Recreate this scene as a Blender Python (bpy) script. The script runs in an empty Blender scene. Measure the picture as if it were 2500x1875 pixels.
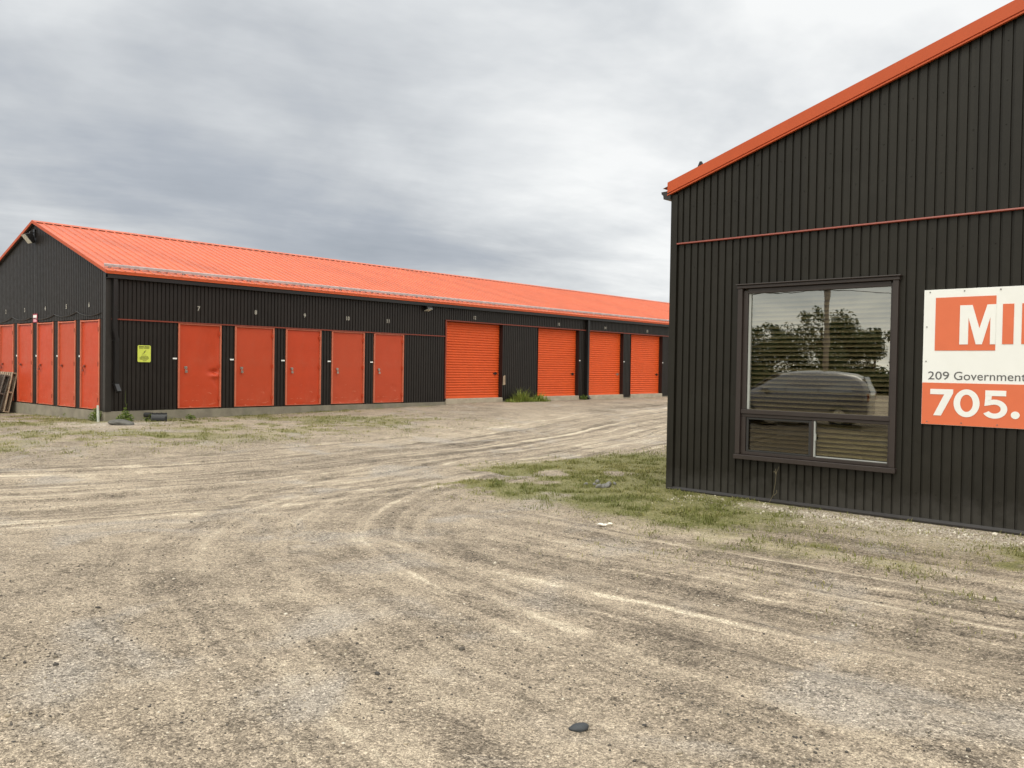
import bpy, bmesh, math, random
import numpy as np
from mathutils import Matrix, Vector

random.seed(7)
rng = np.random.default_rng(11)
scene = bpy.context.scene
COL = scene.collection

# ------------------------------------------------------------------ camera
PITCH, ROLL, CH = -0.0202, 0.0158, 1.6
cam_data = bpy.data.cameras.new('camera')
cam_data.sensor_width = 36.0
cam_data.lens = 29.98
cam_data.clip_start = 0.05
cam_data.clip_end = 8000
cam = bpy.data.objects.new('camera', cam_data)
COL.objects.link(cam)
cp, sp = math.cos(PITCH), math.sin(PITCH)
fv, uv_, rv = Vector((0, cp, sp)), Vector((0, -sp, cp)), Vector((1, 0, 0))
c_, s_ = math.cos(ROLL), math.sin(ROLL)
r2, u2 = c_ * rv + s_ * uv_, -s_ * rv + c_ * uv_
M = Matrix(((r2.x, u2.x, -fv.x, 0), (r2.y, u2.y, -fv.y, 0), (r2.z, u2.z, -fv.z, CH), (0, 0, 0, 1)))
cam.matrix_world = M
scene.camera = cam

# ------------------------------------------------------------------ view, sun, sky
scene.view_settings.view_transform = 'Standard'
scene.view_settings.look = 'None'
scene.view_settings.exposure = 0.12
scene.view_settings.gamma = 1.0
SUN_EL, SUN_AZ = math.radians(52), math.radians(222)      # azimuth clockwise from +Y
sun_dir = Vector((math.cos(SUN_EL) * math.sin(SUN_AZ), math.cos(SUN_EL) * math.cos(SUN_AZ), math.sin(SUN_EL)))
sl = bpy.data.lights.new('sun', 'SUN')
sl.energy = 1.1
sl.angle = math.radians(28)
sl.color = (1.0, 0.95, 0.87)
so = bpy.data.objects.new('sun', sl)
so.rotation_euler = (-sun_dir).to_track_quat('-Z', 'Y').to_euler()
so.location = (-20, -20, 30)
COL.objects.link(so)


class NT:
    """small node tree helper"""
    def __init__(self, tree):
        self.t = tree
        self.n = tree.nodes
        self.l = tree.links

    def add(self, typ, **kw):
        nd = self.n.new(typ)
        for k, v in kw.items():
            setattr(nd, k, v)
        return nd

    def put(self, sock, v):
        if v is None:
            return
        if hasattr(v, 'is_linked') or isinstance(v, bpy.types.NodeSocket):
            self.l.new(v, sock)
        else:
            if isinstance(v, (tuple, list)) and len(v) == 3 and len(sock.default_value) == 4:
                v = (*v, 1)
            sock.default_value = v

    def math(self, op, a, b=None, c=None, clamp=False):
        nd = self.add('ShaderNodeMath', operation=op, use_clamp=clamp)
        self.put(nd.inputs[0], a)
        self.put(nd.inputs[1], b)
        self.put(nd.inputs[2], c)
        return nd.outputs[0]

    def mix(self, fac, a, b, blend='MIX'):
        nd = self.add('ShaderNodeMix', data_type='RGBA', blend_type=blend)
        self.put(nd.inputs[0], fac)
        self.put(nd.inputs[6], a)
        self.put(nd.inputs[7], b)
        return nd.outputs[2]

    def comb(self, x, y, z=0.0):
        nd = self.add('ShaderNodeCombineXYZ')
        for i, v in enumerate((x, y, z)):
            self.put(nd.inputs[i], v)
        return nd.outputs[0]

    def noise(self, vec, scale, detail=4.0, rough=0.55, dist=0.0):
        nd = self.add('ShaderNodeTexNoise')
        self.put(nd.inputs['Vector'], vec)
        nd.inputs['Scale'].default_value = scale
        nd.inputs['Detail'].default_value = detail
        nd.inputs['Roughness'].default_value = rough
        nd.inputs['Distortion'].default_value = dist
        return nd.outputs['Fac']

    def ramp(self, fac, stops, interp='LINEAR'):
        nd = self.add('ShaderNodeValToRGB')
        nd.color_ramp.interpolation = interp
        el = nd.color_ramp.elements
        while len(el) > 1:
            el.remove(el[-1])
        el[0].position = stops[0][0]
        for i, (p, c) in enumerate(stops):
            if i:
                e = el.new(p)
            else:
                e = el[0]
            e.color = (*c, 1) if isinstance(c, (tuple, list)) else (c, c, c, 1)
        self.put(nd.inputs[0], fac)
        return nd.outputs[0]

    def mrange(self, v, a, b, c=0.0, d=1.0, smooth=True):
        nd = self.add('ShaderNodeMapRange', interpolation_type='SMOOTHSTEP' if smooth else 'LINEAR')
        self.put(nd.inputs[0], v)
        for i, x in enumerate((a, b, c, d)):
            nd.inputs[i + 1].default_value = x
        return nd.outputs[0]

    def attr(self, name):
        nd = self.add('ShaderNodeAttribute', attribute_name=name)
        return nd


world = bpy.data.worlds.new('World')
scene.world = world
world.use_nodes = True
w = NT(world.node_tree)
for nd in list(w.n):
    w.n.remove(nd)
sky = w.add('ShaderNodeTexSky', sky_type='NISHITA', sun_disc=False)
sky.sun_elevation = SUN_EL
sky.sun_rotation = SUN_AZ
sky.air_density = 1.0
sky.dust_density = 3.0
tc = w.add('ShaderNodeTexCoord')
sx = w.add('ShaderNodeSeparateXYZ')
w.l.new(tc.outputs['Generated'], sx.inputs[0])
X, Y, Z = sx.outputs
zc = w.math('ADD', w.math('MAXIMUM', Z, 0.0), 0.15)
px, py = w.math('DIVIDE', X, zc), w.math('DIVIDE', Y, zc)
# rotate the cloud sheet so its streaks run slightly across the view, stretch it along them
ca, sa = math.cos(0.50), math.sin(0.50)
qx = w.math('ADD', w.math('MULTIPLY', px, ca), w.math('MULTIPLY', py, sa))
qy = w.math('SUBTRACT', w.math('MULTIPLY', py, ca), w.math('MULTIPLY', px, sa))
v1 = w.comb(w.math('MULTIPLY', qx, 0.62), w.math('MULTIPLY', qy, 0.90), 3.1)
v2 = w.comb(w.math('MULTIPLY', qx, 1.25), w.math('MULTIPLY', qy, 2.5), 8.3)
v3 = w.comb(w.math('MULTIPLY', X, 1.0), w.math('MULTIPLY', Y, 1.0), w.math('MULTIPLY', Z, 1.9))
n1 = w.noise(v1, 1.0, 8, 0.57, 0.5)
n2 = w.noise(v2, 1.0, 8, 0.60, 0.3)
n3 = w.noise(v3, 3.1, 5, 0.52, 0.25)
low = w.mrange(Z, 0.02, 0.34, 1.0, 0.25)          # fine streaks show best low down
c1, c2, c3 = (w.math('SUBTRACT', q_, 0.5) for q_ in (n1, n2, n3))
nn = w.math('ADD', w.math('MULTIPLY', c1, 0.62), w.math('MULTIPLY', w.math('MULTIPLY', c2, low), 0.66))
nn = w.math('ADD', nn, w.math('MULTIPLY', c3, 0.85))
# overcast is brighter towards the right of the view (the sun behind cloud there) and overhead, greyer to the left
glow = w.add('ShaderNodeVectorMath', operation='DOT_PRODUCT')
w.l.new(tc.outputs['Generated'], glow.inputs[0])
glow.inputs[1].default_value = Vector((0.52, 0.74, 0.43)).normalized()
side = w.math('ADD', w.math('ADD', w.mrange(Z, 0.14, 0.0, 0.0, 0.16), 0.0), w.math('MULTIPLY', w.mrange(glow.outputs['Value'], 0.72, 1.0), 0.25))
side = w.math('ADD', side, w.math('MULTIPLY', w.mrange(Z, 0.14, 0.40), 0.13))
hor = w.add('ShaderNodeVectorMath', operation='DOT_PRODUCT')
w.l.new(tc.outputs['Generated'], hor.inputs[0])
hor.inputs[1].default_value = Vector((0.20, 0.97, 0.07)).normalized()
side = w.math('ADD', side, w.math('MULTIPLY', w.mrange(hor.outputs['Value'], 0.93, 1.0), 0.10))
nn = w.math('ADD', w.math('ADD', nn, side), 0.455)
cloud = w.ramp(nn, [(0.20, (0.345, 0.380, 0.428)), (0.38, (0.430, 0.462, 0.508)), (0.50, (0.535, 0.560, 0.588)), (0.64, (0.680, 0.702, 0.718)), (0.84, (0.90, 0.91, 0.905))])
zen = w.mrange(Z, 0.36, 0.85, 1.0, 2.35)
back = w.mrange(Y, 0.10, -0.25, 1.0, 2.0)
gain = w.math('MULTIPLY', zen, back)
gain = w.math('MULTIPLY', gain, 10.0)
cloud = w.mix(1.0, cloud, w.comb(gain, gain, gain), 'MULTIPLY')
warm = w.mix(w.mrange(Y, 0.15, -0.3, 0.0, 0.8), (1, 1, 1), (1.07, 1.0, 0.85))
cloud = w.mix(1.0, cloud, warm, 'MULTIPLY')
skyc = w.mix(0.94, sky.outputs[0], cloud)
bg = w.add('ShaderNodeBackground')
w.l.new(skyc, bg.inputs['Color'])
bg.inputs['Strength'].default_value = 0.1
wo = w.add('ShaderNodeOutputWorld')
w.l.new(bg.outputs[0], wo.inputs['Surface'])


# ------------------------------------------------------------------ helpers: objects
def link(name, mesh, mat=None, parent=None):
    o = bpy.data.objects.new(name, mesh)
    COL.objects.link(o)
    if parent is not None:
        o.parent = parent
    if mat is not None and not mesh.materials:
        mesh.materials.append(mat)
    return o


def thing(name, label, cat, loc=(0, 0, 0), rz=0.0, group=None):
    o = bpy.data.objects.new(name, None)
    o.empty_display_size = 0.2
    COL.objects.link(o)
    o.location = loc
    o.rotation_euler = (0, 0, rz)
    tag(o, label, cat, group)
    return o


def tag(o, label, cat, group=None, kind=None):
    if label:
        o['label'] = label
    if cat:
        o['category'] = cat
    if group:
        o['group'] = group
    if kind:
        o['kind'] = kind
    return o


class MB:
    def __init__(self):
        self.v, self.f = [], []

    def poly(self, pts):
        i = len(self.v)
        self.v += [tuple(p) for p in pts]
        self.f.append(tuple(range(i, i + len(pts))))

    def box(self, x0, x1, y0, y1, z0, z1):
        self.hexa([(x0, y0, z0), (x1, y0, z0), (x1, y1, z0), (x0, y1, z0), (x0, y0, z1), (x1, y0, z1), (x1, y1, z1), (x0, y1, z1)])
        return self

    def hexa(self, p):
        i = len(self.v)
        self.v += [tuple(q) for q in p]
        for f in ((3, 2, 1, 0), (4, 5, 6, 7), (0, 1, 5, 4), (1, 2, 6, 5), (2, 3, 7, 6), (3, 0, 4, 7)):
            self.f.append(tuple(i + k for k in f))
        return self

    def prism(self, prof, a, b, axis='x'):
        """extrude a 2D profile between a and b along an axis; profile in the other two coordinates"""
        n = len(prof)
        i = len(self.v)
        for t in (a, b):
            for (p, q) in prof:
                self.v.append({'x': (t, p, q), 'y': (p, t, q), 'z': (p, q, t)}[axis])
        self.f.append(tuple(range(i + n - 1, i - 1, -1)))
        self.f.append(tuple(range(i + n, i + 2 * n)))
        for k in range(n):
            k2 = (k + 1) % n
            self.f.append((i + k, i + k2, i + n + k2, i + n + k))
        return self

    def tube(self, pts, r, sides=8, caps=True):
        pts = [Vector(p) for p in pts]
        rr = r if isinstance(r, (list, tuple)) else [r] * len(pts)
        i0 = len(self.v)
        up = Vector((0.13, 0.31, 0.94))
        for k, p in enumerate(pts):
            d = (pts[min(k + 1, len(pts) - 1)] - pts[max(k - 1, 0)]).normalized()
            a = d.cross(up)
            if a.length < 1e-3:
                a = d.cross(Vector((1, 0, 0)))
            a.normalize()
            b = d.cross(a)
            for s in range(sides):
                t = 2 * math.pi * s / sides
                self.v.append(tuple(p + rr[k] * (math.cos(t) * a + math.sin(t) * b)))
        for k in range(len(pts) - 1):
            for s in range(sides):
                s2 = (s + 1) % sides
                self.f.append((i0 + k * sides + s, i0 + k * sides + s2, i0 + (k + 1) * sides + s2, i0 + (k + 1) * sides + s))
        if caps:
            self.f.append(tuple(i0 + s for s in range(sides - 1, -1, -1)))
            e = i0 + (len(pts) - 1) * sides
            self.f.append(tuple(e + s for s in range(sides)))
        return self

    def mesh(self, name, bevel=0.0, smooth=False, fix=True, xf=None):
        me = bpy.data.meshes.new(name)
        v = self.v if xf is None else [tuple(xf @ Vector(p)) for p in self.v]
        me.from_pydata(v, [], self.f)
        if fix or bevel:
            bm = bmesh.new()
            bm.from_mesh(me)
            if fix:
                bmesh.ops.recalc_face_normals(bm, faces=bm.faces[:])
            if bevel:
                ed = [e for e in bm.edges if e.is_manifold and e.calc_face_angle(0) > 0.6]
                bmesh.ops.bevel(bm, geom=ed, offset=bevel, segments=2, affect='EDGES', profile=0.6)
            bm.to_mesh(me)
            bm.free()
        if smooth:
            me.shade_smooth()
        return me

    def build(self, name, mat, parent=None, bevel=0.0, smooth=False, fix=True, xf=None):
        return link(name, self.mesh(name, bevel, smooth, fix, xf), mat, parent)


def np_mesh(name, V, F, mat, parent=None, smooth=False, attrs=None):
    """V (n,3) array, F (m,k) array of equal-size faces"""
    me = bpy.data.meshes.new(name)
    V = np.asarray(V, np.float32)
    F = np.asarray(F, np.int32)
    k = F.shape[1]
    me.vertices.add(len(V))
    me.vertices.foreach_set('co', V.ravel())
    me.loops.add(F.size)
    me.loops.foreach_set('vertex_index', F.ravel())
    me.polygons.add(len(F))
    me.polygons.foreach_set('loop_start', np.arange(0, F.size, k, dtype=np.int32))
    me.update(calc_edges=True)
    me.validate()
    if smooth:
        me.shade_smooth()
    for n, a in (attrs or {}).items():
        a = np.asarray(a, np.float32)
        if a.ndim == 1:
            at = me.attributes.new(n, 'FLOAT', 'POINT')
            at.data.foreach_set('value', a)
        else:
            at = me.attributes.new(n, 'FLOAT_COLOR', 'POINT')
            at.data.foreach_set('color', np.c_[a, np.ones(len(a))].astype(np.float32).ravel())
    return link(name, me, mat, parent)


def text_mesh(body, size, depth=0.003, offset=0.0, spacing=1.0):
    """text standing in the XZ plane, facing -Y"""
    cu = bpy.data.curves.new('text', 'FONT')
    cu.body = body
    cu.size = size
    cu.extrude = depth
    cu.offset = offset
    cu.space_character = spacing
    cu.resolution_u = 4
    o = bpy.data.objects.new('text', cu)
    COL.objects.link(o)
    dg = bpy.context.evaluated_depsgraph_get()
    me = bpy.data.meshes.new_from_object(o.evaluated_get(dg))
    bpy.data.objects.remove(o)
    bpy.data.curves.remove(cu)
    n = len(me.vertices)
    co = np.zeros(n * 3, np.float32)
    me.vertices.foreach_get('co', co)
    co = co.reshape(-1, 3)
    co = np.c_[co[:, 0], -co[:, 2], co[:, 1]]
    me.vertices.foreach_set('co', co.astype(np.float32).ravel())
    me.update()
    me.materials.clear()
    return me, co.min(0), co.max(0)


def put_text(name, body, height, x, y, z, mat, parent, width=None, offset=0.0, depth=0.002, center=False, rotz=0.0):
    me, lo, hi = text_mesh(body, 1.0, 0.0, offset)
    h = hi[2] - lo[2]
    s = height / h
    sxx = s if width is None else width / (hi[0] - lo[0])
    o = link(name, me, mat, parent)
    co = np.zeros(len(me.vertices) * 3, np.float32)
    me.vertices.foreach_get('co', co)
    co = co.reshape(-1, 3)
    co[:, 0] = (co[:, 0] - lo[0]) * sxx
    if center:
        co[:, 0] -= (hi[0] - lo[0]) * sxx / 2
    co[:, 2] = (co[:, 2] - lo[2]) * s
    me.vertices.foreach_set('co', co.ravel())
    me.update()
    o.location = (x, y, z)
    o.rotation_euler = (0, 0, rotz)
    return o


# value noise for numpy
_lat = rng.random((256, 256))


def vnoise(x, y):
    xi, yi = np.floor(x).astype(int), np.floor(y).astype(int)
    fx, fy = x - xi, y - yi
    fx, fy = fx * fx * (3 - 2 * fx), fy * fy * (3 - 2 * fy)
    a = _lat[xi & 255, yi & 255]
    b = _lat[(xi + 1) & 255, yi & 255]
    c = _lat[xi & 255, (yi + 1) & 255]
    d = _lat[(xi + 1) & 255, (yi + 1) & 255]
    return (a * (1 - fx) + b * fx) * (1 - fy) + (c * (1 - fx) + d * fx) * fy


def fbm(x, y, s, o=4):
    t, a, n = 0, 0.5, 0
    for k in range(o):
        t = t + a * vnoise(x * s + 17.3 * k, y * s + 9.1 * k)
        n += a
        a *= 0.5
        s *= 2.03
    return t / n


def sstep(x, a, b):
    t = np.clip((x - a) / (b - a), 0, 1)
    return t * t * (3 - 2 * t)


# ------------------------------------------------------------------ materials
def new_mat(name):
    m = bpy.data.materials.new(name)
    m.use_nodes = True
    t = NT(m.node_tree)
    b = t.n['Principled BSDF']
    return m, t, b


def plain(name, col, rough=0.5, metal=0.0, spec=0.5, var=0.12, scale=6.0, bump=0.0, dirt=None, dirt_amt=0.0, coat=0.0, sheets=0.0, scuff=None, each=0.0, dust=None):
    m, t, b = new_mat(name)
    tcn = t.add('ShaderNodeTexCoord')
    ob = tcn.outputs['Object']
    n = t.noise(ob, scale, 5, 0.6)
    k = t.mrange(n, 0.3, 0.7, 1 - var, 1 + var, False)
    c = t.mix(1.0, col, t.comb(k, k, k), 'MULTIPLY')
    if dirt is not None:
        n2 = t.noise(ob, 2.3, 8, 0.7, 0.4)
        c = t.mix(t.mrange(n2, 0.46, 0.72, 0, dirt_amt), c, dirt)
    if sheets or each or scuff or dust:
        sx_ = t.add('ShaderNodeSeparateXYZ')
        t.l.new(ob, sx_.inputs[0])
    if sheets:          # each 0.914 m sheet has aged a little differently
        wn = t.add('ShaderNodeTexWhiteNoise', noise_dimensions='1D')
        t.put(wn.inputs['W'], t.math('FLOOR', t.math('DIVIDE', t.math('ADD', sx_.outputs[0], sx_.outputs[1]), 0.9144)))
        k = t.mrange(wn.outputs[0], 0, 1, 1 - sheets, 1 + sheets, False)
        c = t.mix(1.0, c, t.comb(k, k, k), 'MULTIPLY')
    if each:            # every door has faded differently
        oi = t.add('ShaderNodeObjectInfo')
        c = t.mix(t.math('MULTIPLY', oi.outputs['Random'], each), c, (0.44, 0.078, 0.034))
    if scuff:           # scrapes and kick marks low on the door
        mp = t.add('ShaderNodeMapping')
        mp.inputs['Scale'].default_value = (5, 5, 16)
        t.l.new(ob, mp.inputs['Vector'])
        ns = t.noise(mp.outputs[0], 1.0, 6, 0.7, 0.6)
        f = t.math('MULTIPLY', t.mrange(ns, 0.60, 0.68), t.mrange(sx_.outputs[2], 0.75, 0.05, 0.05, 0.75))
        c = t.mix(f, c, scuff)
    if dust:            # dried mud splash with a ragged upper edge
        nd_ = t.noise(ob, 5.0, 6, 0.7)
        f = t.mrange(t.math('SUBTRACT', t.math('MULTIPLY', nd_, 0.75), sx_.outputs[2]), 0.02, 0.34, 0.0, 0.42)
        c = t.mix(f, c, dust)
    t.put(b.inputs['Base Color'], c)
    n3 = t.noise(ob, scale * 2.7, 4, 0.6)
    t.put(b.inputs['Roughness'], t.mrange(n3, 0.3, 0.7, max(rough - 0.07, 0.03), min(rough + 0.07, 1), False))
    b.inputs['Metallic'].default_value = metal
    b.inputs['Specular IOR Level'].default_value = spec
    if coat:
        b.inputs['Coat Weight'].default_value = coat
    if bump:
        bn = t.add('ShaderNodeBump')
        bn.inputs['Strength'].default_value = bump
        bn.inputs['Distance'].default_value = 0.004
        t.put(bn.inputs['Height'], t.noise(ob, scale * 8, 5, 0.6))
        t.l.new(bn.outputs[0], b.inputs['Normal'])
    return m


ORANGE = (0.66, 0.088, 0.030)
M_SIDING = plain('brown_black_steel', (0.0125, 0.0090, 0.0072), 0.44, spec=0.40, var=0.10, scale=3, dirt=(0.030, 0.025, 0.021), dirt_amt=0.22, sheets=0.10)
M_SIDING2 = plain('dark_bronze_steel', (0.0140, 0.0124, 0.0086), 0.46, spec=0.27, var=0.10, scale=2, dirt=(0.032, 0.030, 0.024), dirt_amt=0.20, sheets=0.09, dust=(0.060, 0.056, 0.050))
M_TRIM = plain('dark_trim', (0.020, 0.017, 0.015), 0.42, var=0.1)
M_BLACK = plain('black_gutter_paint', (0.011, 0.010, 0.010), 0.35, var=0.15)
M_DOOR = plain('orange_door_paint', (0.50, 0.055, 0.017), 0.42, spec=0.32, var=0.06, scale=3, dirt=(0.44, 0.11, 0.06), dirt_amt=0.25, each=0.55, scuff=(0.62, 0.24, 0.15))
M_ROLL = plain('orange_roller_paint', (0.72, 0.106, 0.019), 0.42, spec=0.33, each=0.25, var=0.05, scale=4)
M_FRAME = plain('faded_orange_frame', (0.52, 0.14, 0.075), 0.45, var=0.12, scale=9)
M_ROOF = plain('orange_roof_steel', (0.49, 0.108, 0.046), 0.44, spec=0.30, sheets=0.08, var=0.07, scale=1.3, dirt=(0.47, 0.145, 0.062), dirt_amt=0.40)
M_RAKE = plain('orange_trim_paint', (0.43, 0.074, 0.021), 0.46, spec=0.28, var=0.05, scale=3)
M_BAND = plain('rust_orange_trim', (0.20, 0.036, 0.018), 0.45, var=0.12, scale=8)
M_GALV = plain('galvanised_steel', (0.46, 0.39, 0.38), 0.40, metal=0.25, var=0.2, scale=5)
M_CONC = plain('concrete', (0.22, 0.195, 0.150), 0.9, var=0.25, scale=3, bump=0.6, dirt=(0.17, 0.17, 0.11), dirt_amt=0.6)
M_SLAB = plain('pale_concrete', (0.40, 0.34, 0.26), 0.9, var=0.2, scale=4, bump=0.5)
M_STEEL = plain('bright_steel', (0.42, 0.39, 0.34), 0.3, metal=0.8, var=0.15)
M_WHITE = plain('white_vinyl', (0.80, 0.80, 0.77), 0.45, var=0.03)
M_SIGNW = plain('white_sign_panel', (0.74, 0.75, 0.72), 0.42, var=0.03, scale=1.5, dirt=(0.66, 0.66, 0.60), dirt_amt=0.25)
M_SIGNO = plain('orange_sign_vinyl', (0.62, 0.140, 0.056), 0.42, var=0.03)
M_GREY = plain('grey_lettering', (0.10, 0.10, 0.10), 0.5, var=0.05)
M_NUM = plain('number_decal', (0.36, 0.335, 0.29), 0.5, var=0.1)
M_YEL = plain('yellow_sign', (0.60, 0.66, 0.10), 0.45, var=0.08, scale=14)
M_OLIVE = plain('olive_print', (0.16, 0.17, 0.03), 0.5, var=0.2, scale=30)
M_RED = plain('red_sign', (0.35, 0.02, 0.05), 0.45, var=0.1)
M_PINK = plain('pale_red_print', (0.70, 0.33, 0.38), 0.45, var=0.2, scale=20)
M_WFRAME = plain('brown_window_vinyl', (0.028, 0.020, 0.017), 0.42, var=0.08)
M_WDARK = plain('dark_screen_frame', (0.022, 0.021, 0.020), 0.45, var=0.1)
M_WLIGHT = plain('pale_glazing_bead', (0.30, 0.31, 0.29), 0.4, var=0.1)
M_LENS = plain('lamp_lens', (0.62, 0.60, 0.52), 0.15, var=0.08)
M_ROOM = plain('room_wall', (0.10, 0.085, 0.06), 0.9, var=0.1)
M_BLIND = plain('tan_blind_slat', (0.27, 0.195, 0.115), 0.5, var=0.08, scale=3)
M_WOOD = plain('weathered_wood', (0.36, 0.27, 0.19), 0.85, var=0.35, scale=7, bump=0.5)
M_WOODD = plain('dark_weathered_wood', (0.12, 0.10, 0.085), 0.85, var=0.3, scale=7, bump=0.5)
M_PLY = plain('tan_plywood', (0.55, 0.38, 0.19), 0.7, var=0.2, scale=5)
M_STONE = plain('dark_stone', (0.035, 0.039, 0.043), 0.7, var=0.3, scale=14, bump=0.6)
M_STONE2 = plain('grey_stone', (0.17, 0.165, 0.15), 0.85, var=0.35, scale=12, bump=0.7)
M_STONE3 = plain('brown_grey_stone', (0.095, 0.09, 0.08), 0.85, var=0.35, scale=9, bump=0.7)
M_PAPER = plain('white_paper', (0.78, 0.76, 0.68), 0.8, var=0.08, scale=20)
M_PVC = plain('white_pipe', (0.46, 0.48, 0.42), 0.45, var=0.12)
M_BPLASTIC = plain('black_plastic', (0.008, 0.008, 0.0085), 0.35, var=0.2)
M_BARK = plain('bark', (0.12, 0.09, 0.065), 0.9, var=0.3, scale=6, bump=0.6)
M_POLE = plain('utility_pole_wood', (0.20, 0.165, 0.13), 0.9, var=0.25, scale=4, bump=0.4)
M_CAR = plain('grey_car_paint', (0.085, 0.08, 0.09), 0.25, metal=0.3, var=0.03, coat=0.6)
M_CARGLASS = plain('car_glass', (0.07, 0.07, 0.08), 0.06, spec=0.9, var=0.02)
M_TAIL = plain('dark_red_lens', (0.10, 0.008, 0.008), 0.2, var=0.05)
M_TYRE = plain('tyre_rubber', (0.02, 0.02, 0.02), 0.8, var=0.2)


def leaf_mat(name, col, col2, rough=0.6, attr=True):
    m, t, b = new_mat(name)
    a = t.attr('tint')
    c = t.mix(a.outputs['Fac'], col, col2)
    t.put(b.inputs['Base Color'], c)
    b.inputs['Roughness'].default_value = rough
    b.inputs['Specular IOR Level'].default_value = 0.3
    tr = t.add('ShaderNodeBsdfTranslucent')
    t.put(tr.inputs['Color'], c)
    mx = t.add('ShaderNodeMixShader')
    mx.inputs[0].default_value = 0.25
    t.l.new(b.outputs[0], mx.inputs[1])
    t.l.new(tr.outputs[0], mx.inputs[2])
    t.l.new(mx.outputs[0], t.n['Material Output'].inputs['Surface'])
    return m


M_GRASS = leaf_mat('grass_blades', (0.135, 0.148, 0.034), (0.34, 0.295, 0.115))
M_TALL = leaf_mat('tall_grass_blades', (0.15, 0.22, 0.03), (0.36, 0.36, 0.09))
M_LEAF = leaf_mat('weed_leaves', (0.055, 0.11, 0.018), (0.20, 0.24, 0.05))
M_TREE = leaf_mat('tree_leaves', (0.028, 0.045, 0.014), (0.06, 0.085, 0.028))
M_DRY = leaf_mat('dry_stalks', (0.16, 0.13, 0.08), (0.24, 0.20, 0.12))


def glass_mat(name, tint=(1, 1, 1), ior=2.7, rough=0.0, wav=0.25):
    m, t, b = new_mat(name)
    t.n.remove(b)
    tr = t.add('ShaderNodeBsdfTransparent')
    tr.inputs[0].default_value = (*tint, 1)
    gl = t.add('ShaderNodeBsdfGlossy')
    gl.inputs['Roughness'].default_value = rough
    gl.inputs['Color'].default_value = (1.0, 0.99, 0.90, 1)
    fr = t.add('ShaderNodeFresnel')
    fr.inputs['IOR'].default_value = ior
    tcn = t.add('ShaderNodeTexCoord')
    bn = t.add('ShaderNodeBump')
    bn.inputs['Strength'].default_value = wav
    bn.inputs['Distance'].default_value = 0.002
    t.put(bn.inputs['Height'], t.noise(tcn.outputs['Object'], 2.2, 2, 0.5))
    t.l.new(bn.outputs[0], gl.inputs['Normal'])
    mx = t.add('ShaderNodeMixShader')
    gg = t.add('ShaderNodeNewGeometry')
    t.put(mx.inputs[0], t.math('MULTIPLY', fr.outputs[0], t.math('SUBTRACT', 1.0, gg.outputs['Backfacing'])))
    t.l.new(tr.outputs[0], mx.inputs[1])
    t.l.new(gl.outputs[0], mx.inputs[2])
    t.l.new(mx.outputs[0], t.n['Material Output'].inputs['Surface'])
    return m


M_GLASS = glass_mat('window_glass', (0.76, 0.78, 0.73), 3.7)
M_GLASS3 = glass_mat('sash_glass', (0.72, 0.74, 0.66), 1.95)
M_GLASS2 = glass_mat('side_glass', (0.55, 0.55, 0.50), 1.75)

# ------------------------------------------------------------------ places
A_POS, A_YAW, A_LEN, A_WID = (-9.342, 19.605), 0.8559, 32.0, 8.44
B_POS, B_YAW, B_LEN, B_WID = (2.1316, 11.4848), -0.7658, 14.0, 11.0


def to_local(x, y, pos, yaw):
    dx, dy = x - pos[0], y - pos[1]
    return dx * math.cos(yaw) + dy * math.sin(yaw), -dx * math.sin(yaw) + dy * math.cos(yaw)


def to_world(u, v, pos, yaw):
    return pos[0] + u * math.cos(yaw) - v * math.sin(yaw), pos[1] + u * math.sin(yaw) + v * math.cos(yaw)


def rect_dist(u, v, L, W):
    du = np.maximum(np.maximum(-u, u - L), 0)
    dv = np.maximum(np.maximum(-v, v - W), 0)
    return np.hypot(du, dv)


FOOT_U = [0, 2, 4.5, 7.3, 10.8, 12, 18.5, 32]
FOOT_Z = [0.215, 0.213, 0.246, 0.29, 0.345, 0.39, 0.37, 0.40]


def base_height(x, y):
    u, v = to_local(x, y, A_POS, A_YAW)
    d = rect_dist(u, v, A_LEN, A_WID)
    g = np.interp(np.clip(u, 0, A_LEN), FOOT_U, FOOT_Z)
    g = g - 0.011 * np.clip(v, 0, A_WID) * np.exp(-np.clip(u, 0, 9) * 0.8)
    return g * (1 - sstep(d, 0.0, 11.0)) - 0.022


# ---- wheel tracks: smooth paths on the lot, (points, half width)
def catmull(pts, n=24):
    pts = [np.array(p, float) for p in pts]
    P = [2 * pts[0] - pts[1]] + pts + [2 * pts[-1] - pts[-2]]
    out = []
    for i in range(1, len(P) - 2):
        for t in np.linspace(0, 1, n, endpoint=False):
            a, b, c, d = P[i - 1:i + 3]
            out.append(0.5 * ((2 * b) + (c - a) * t + (2 * a - 5 * b + 4 * c - d) * t * t + (3 * b - a - 3 * c + d) * t ** 3))
    out.append(P[-2])
    return np.array(out)


PATHS = [
    (catmull([(-14, 5.5), (-9, 8.5), (-4.6, 11.2), (-1.6, 14.4), (1.2, 19.0), (4.6, 25.5), (9.5, 34)]), 3.3),
    (catmull([(9, 0.6), (5.6, 3.6), (3.0, 5.9), (0.6, 8.0), (-1.8, 10.4), (-5.5, 13.4), (-10, 15.5)]), 3.0),
    (catmull([(2.6, 0.5), (1.0, 3.0), (-0.9, 5.6), (-2.0, 8.2), (-1.6, 11.5), (0.8, 16.5), (4.6, 23.5)]), 1.9),
]


FADE = [(99, 100), (10.0, 14.5), (99, 100)]      # the turning tracks die out across the yard


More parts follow.
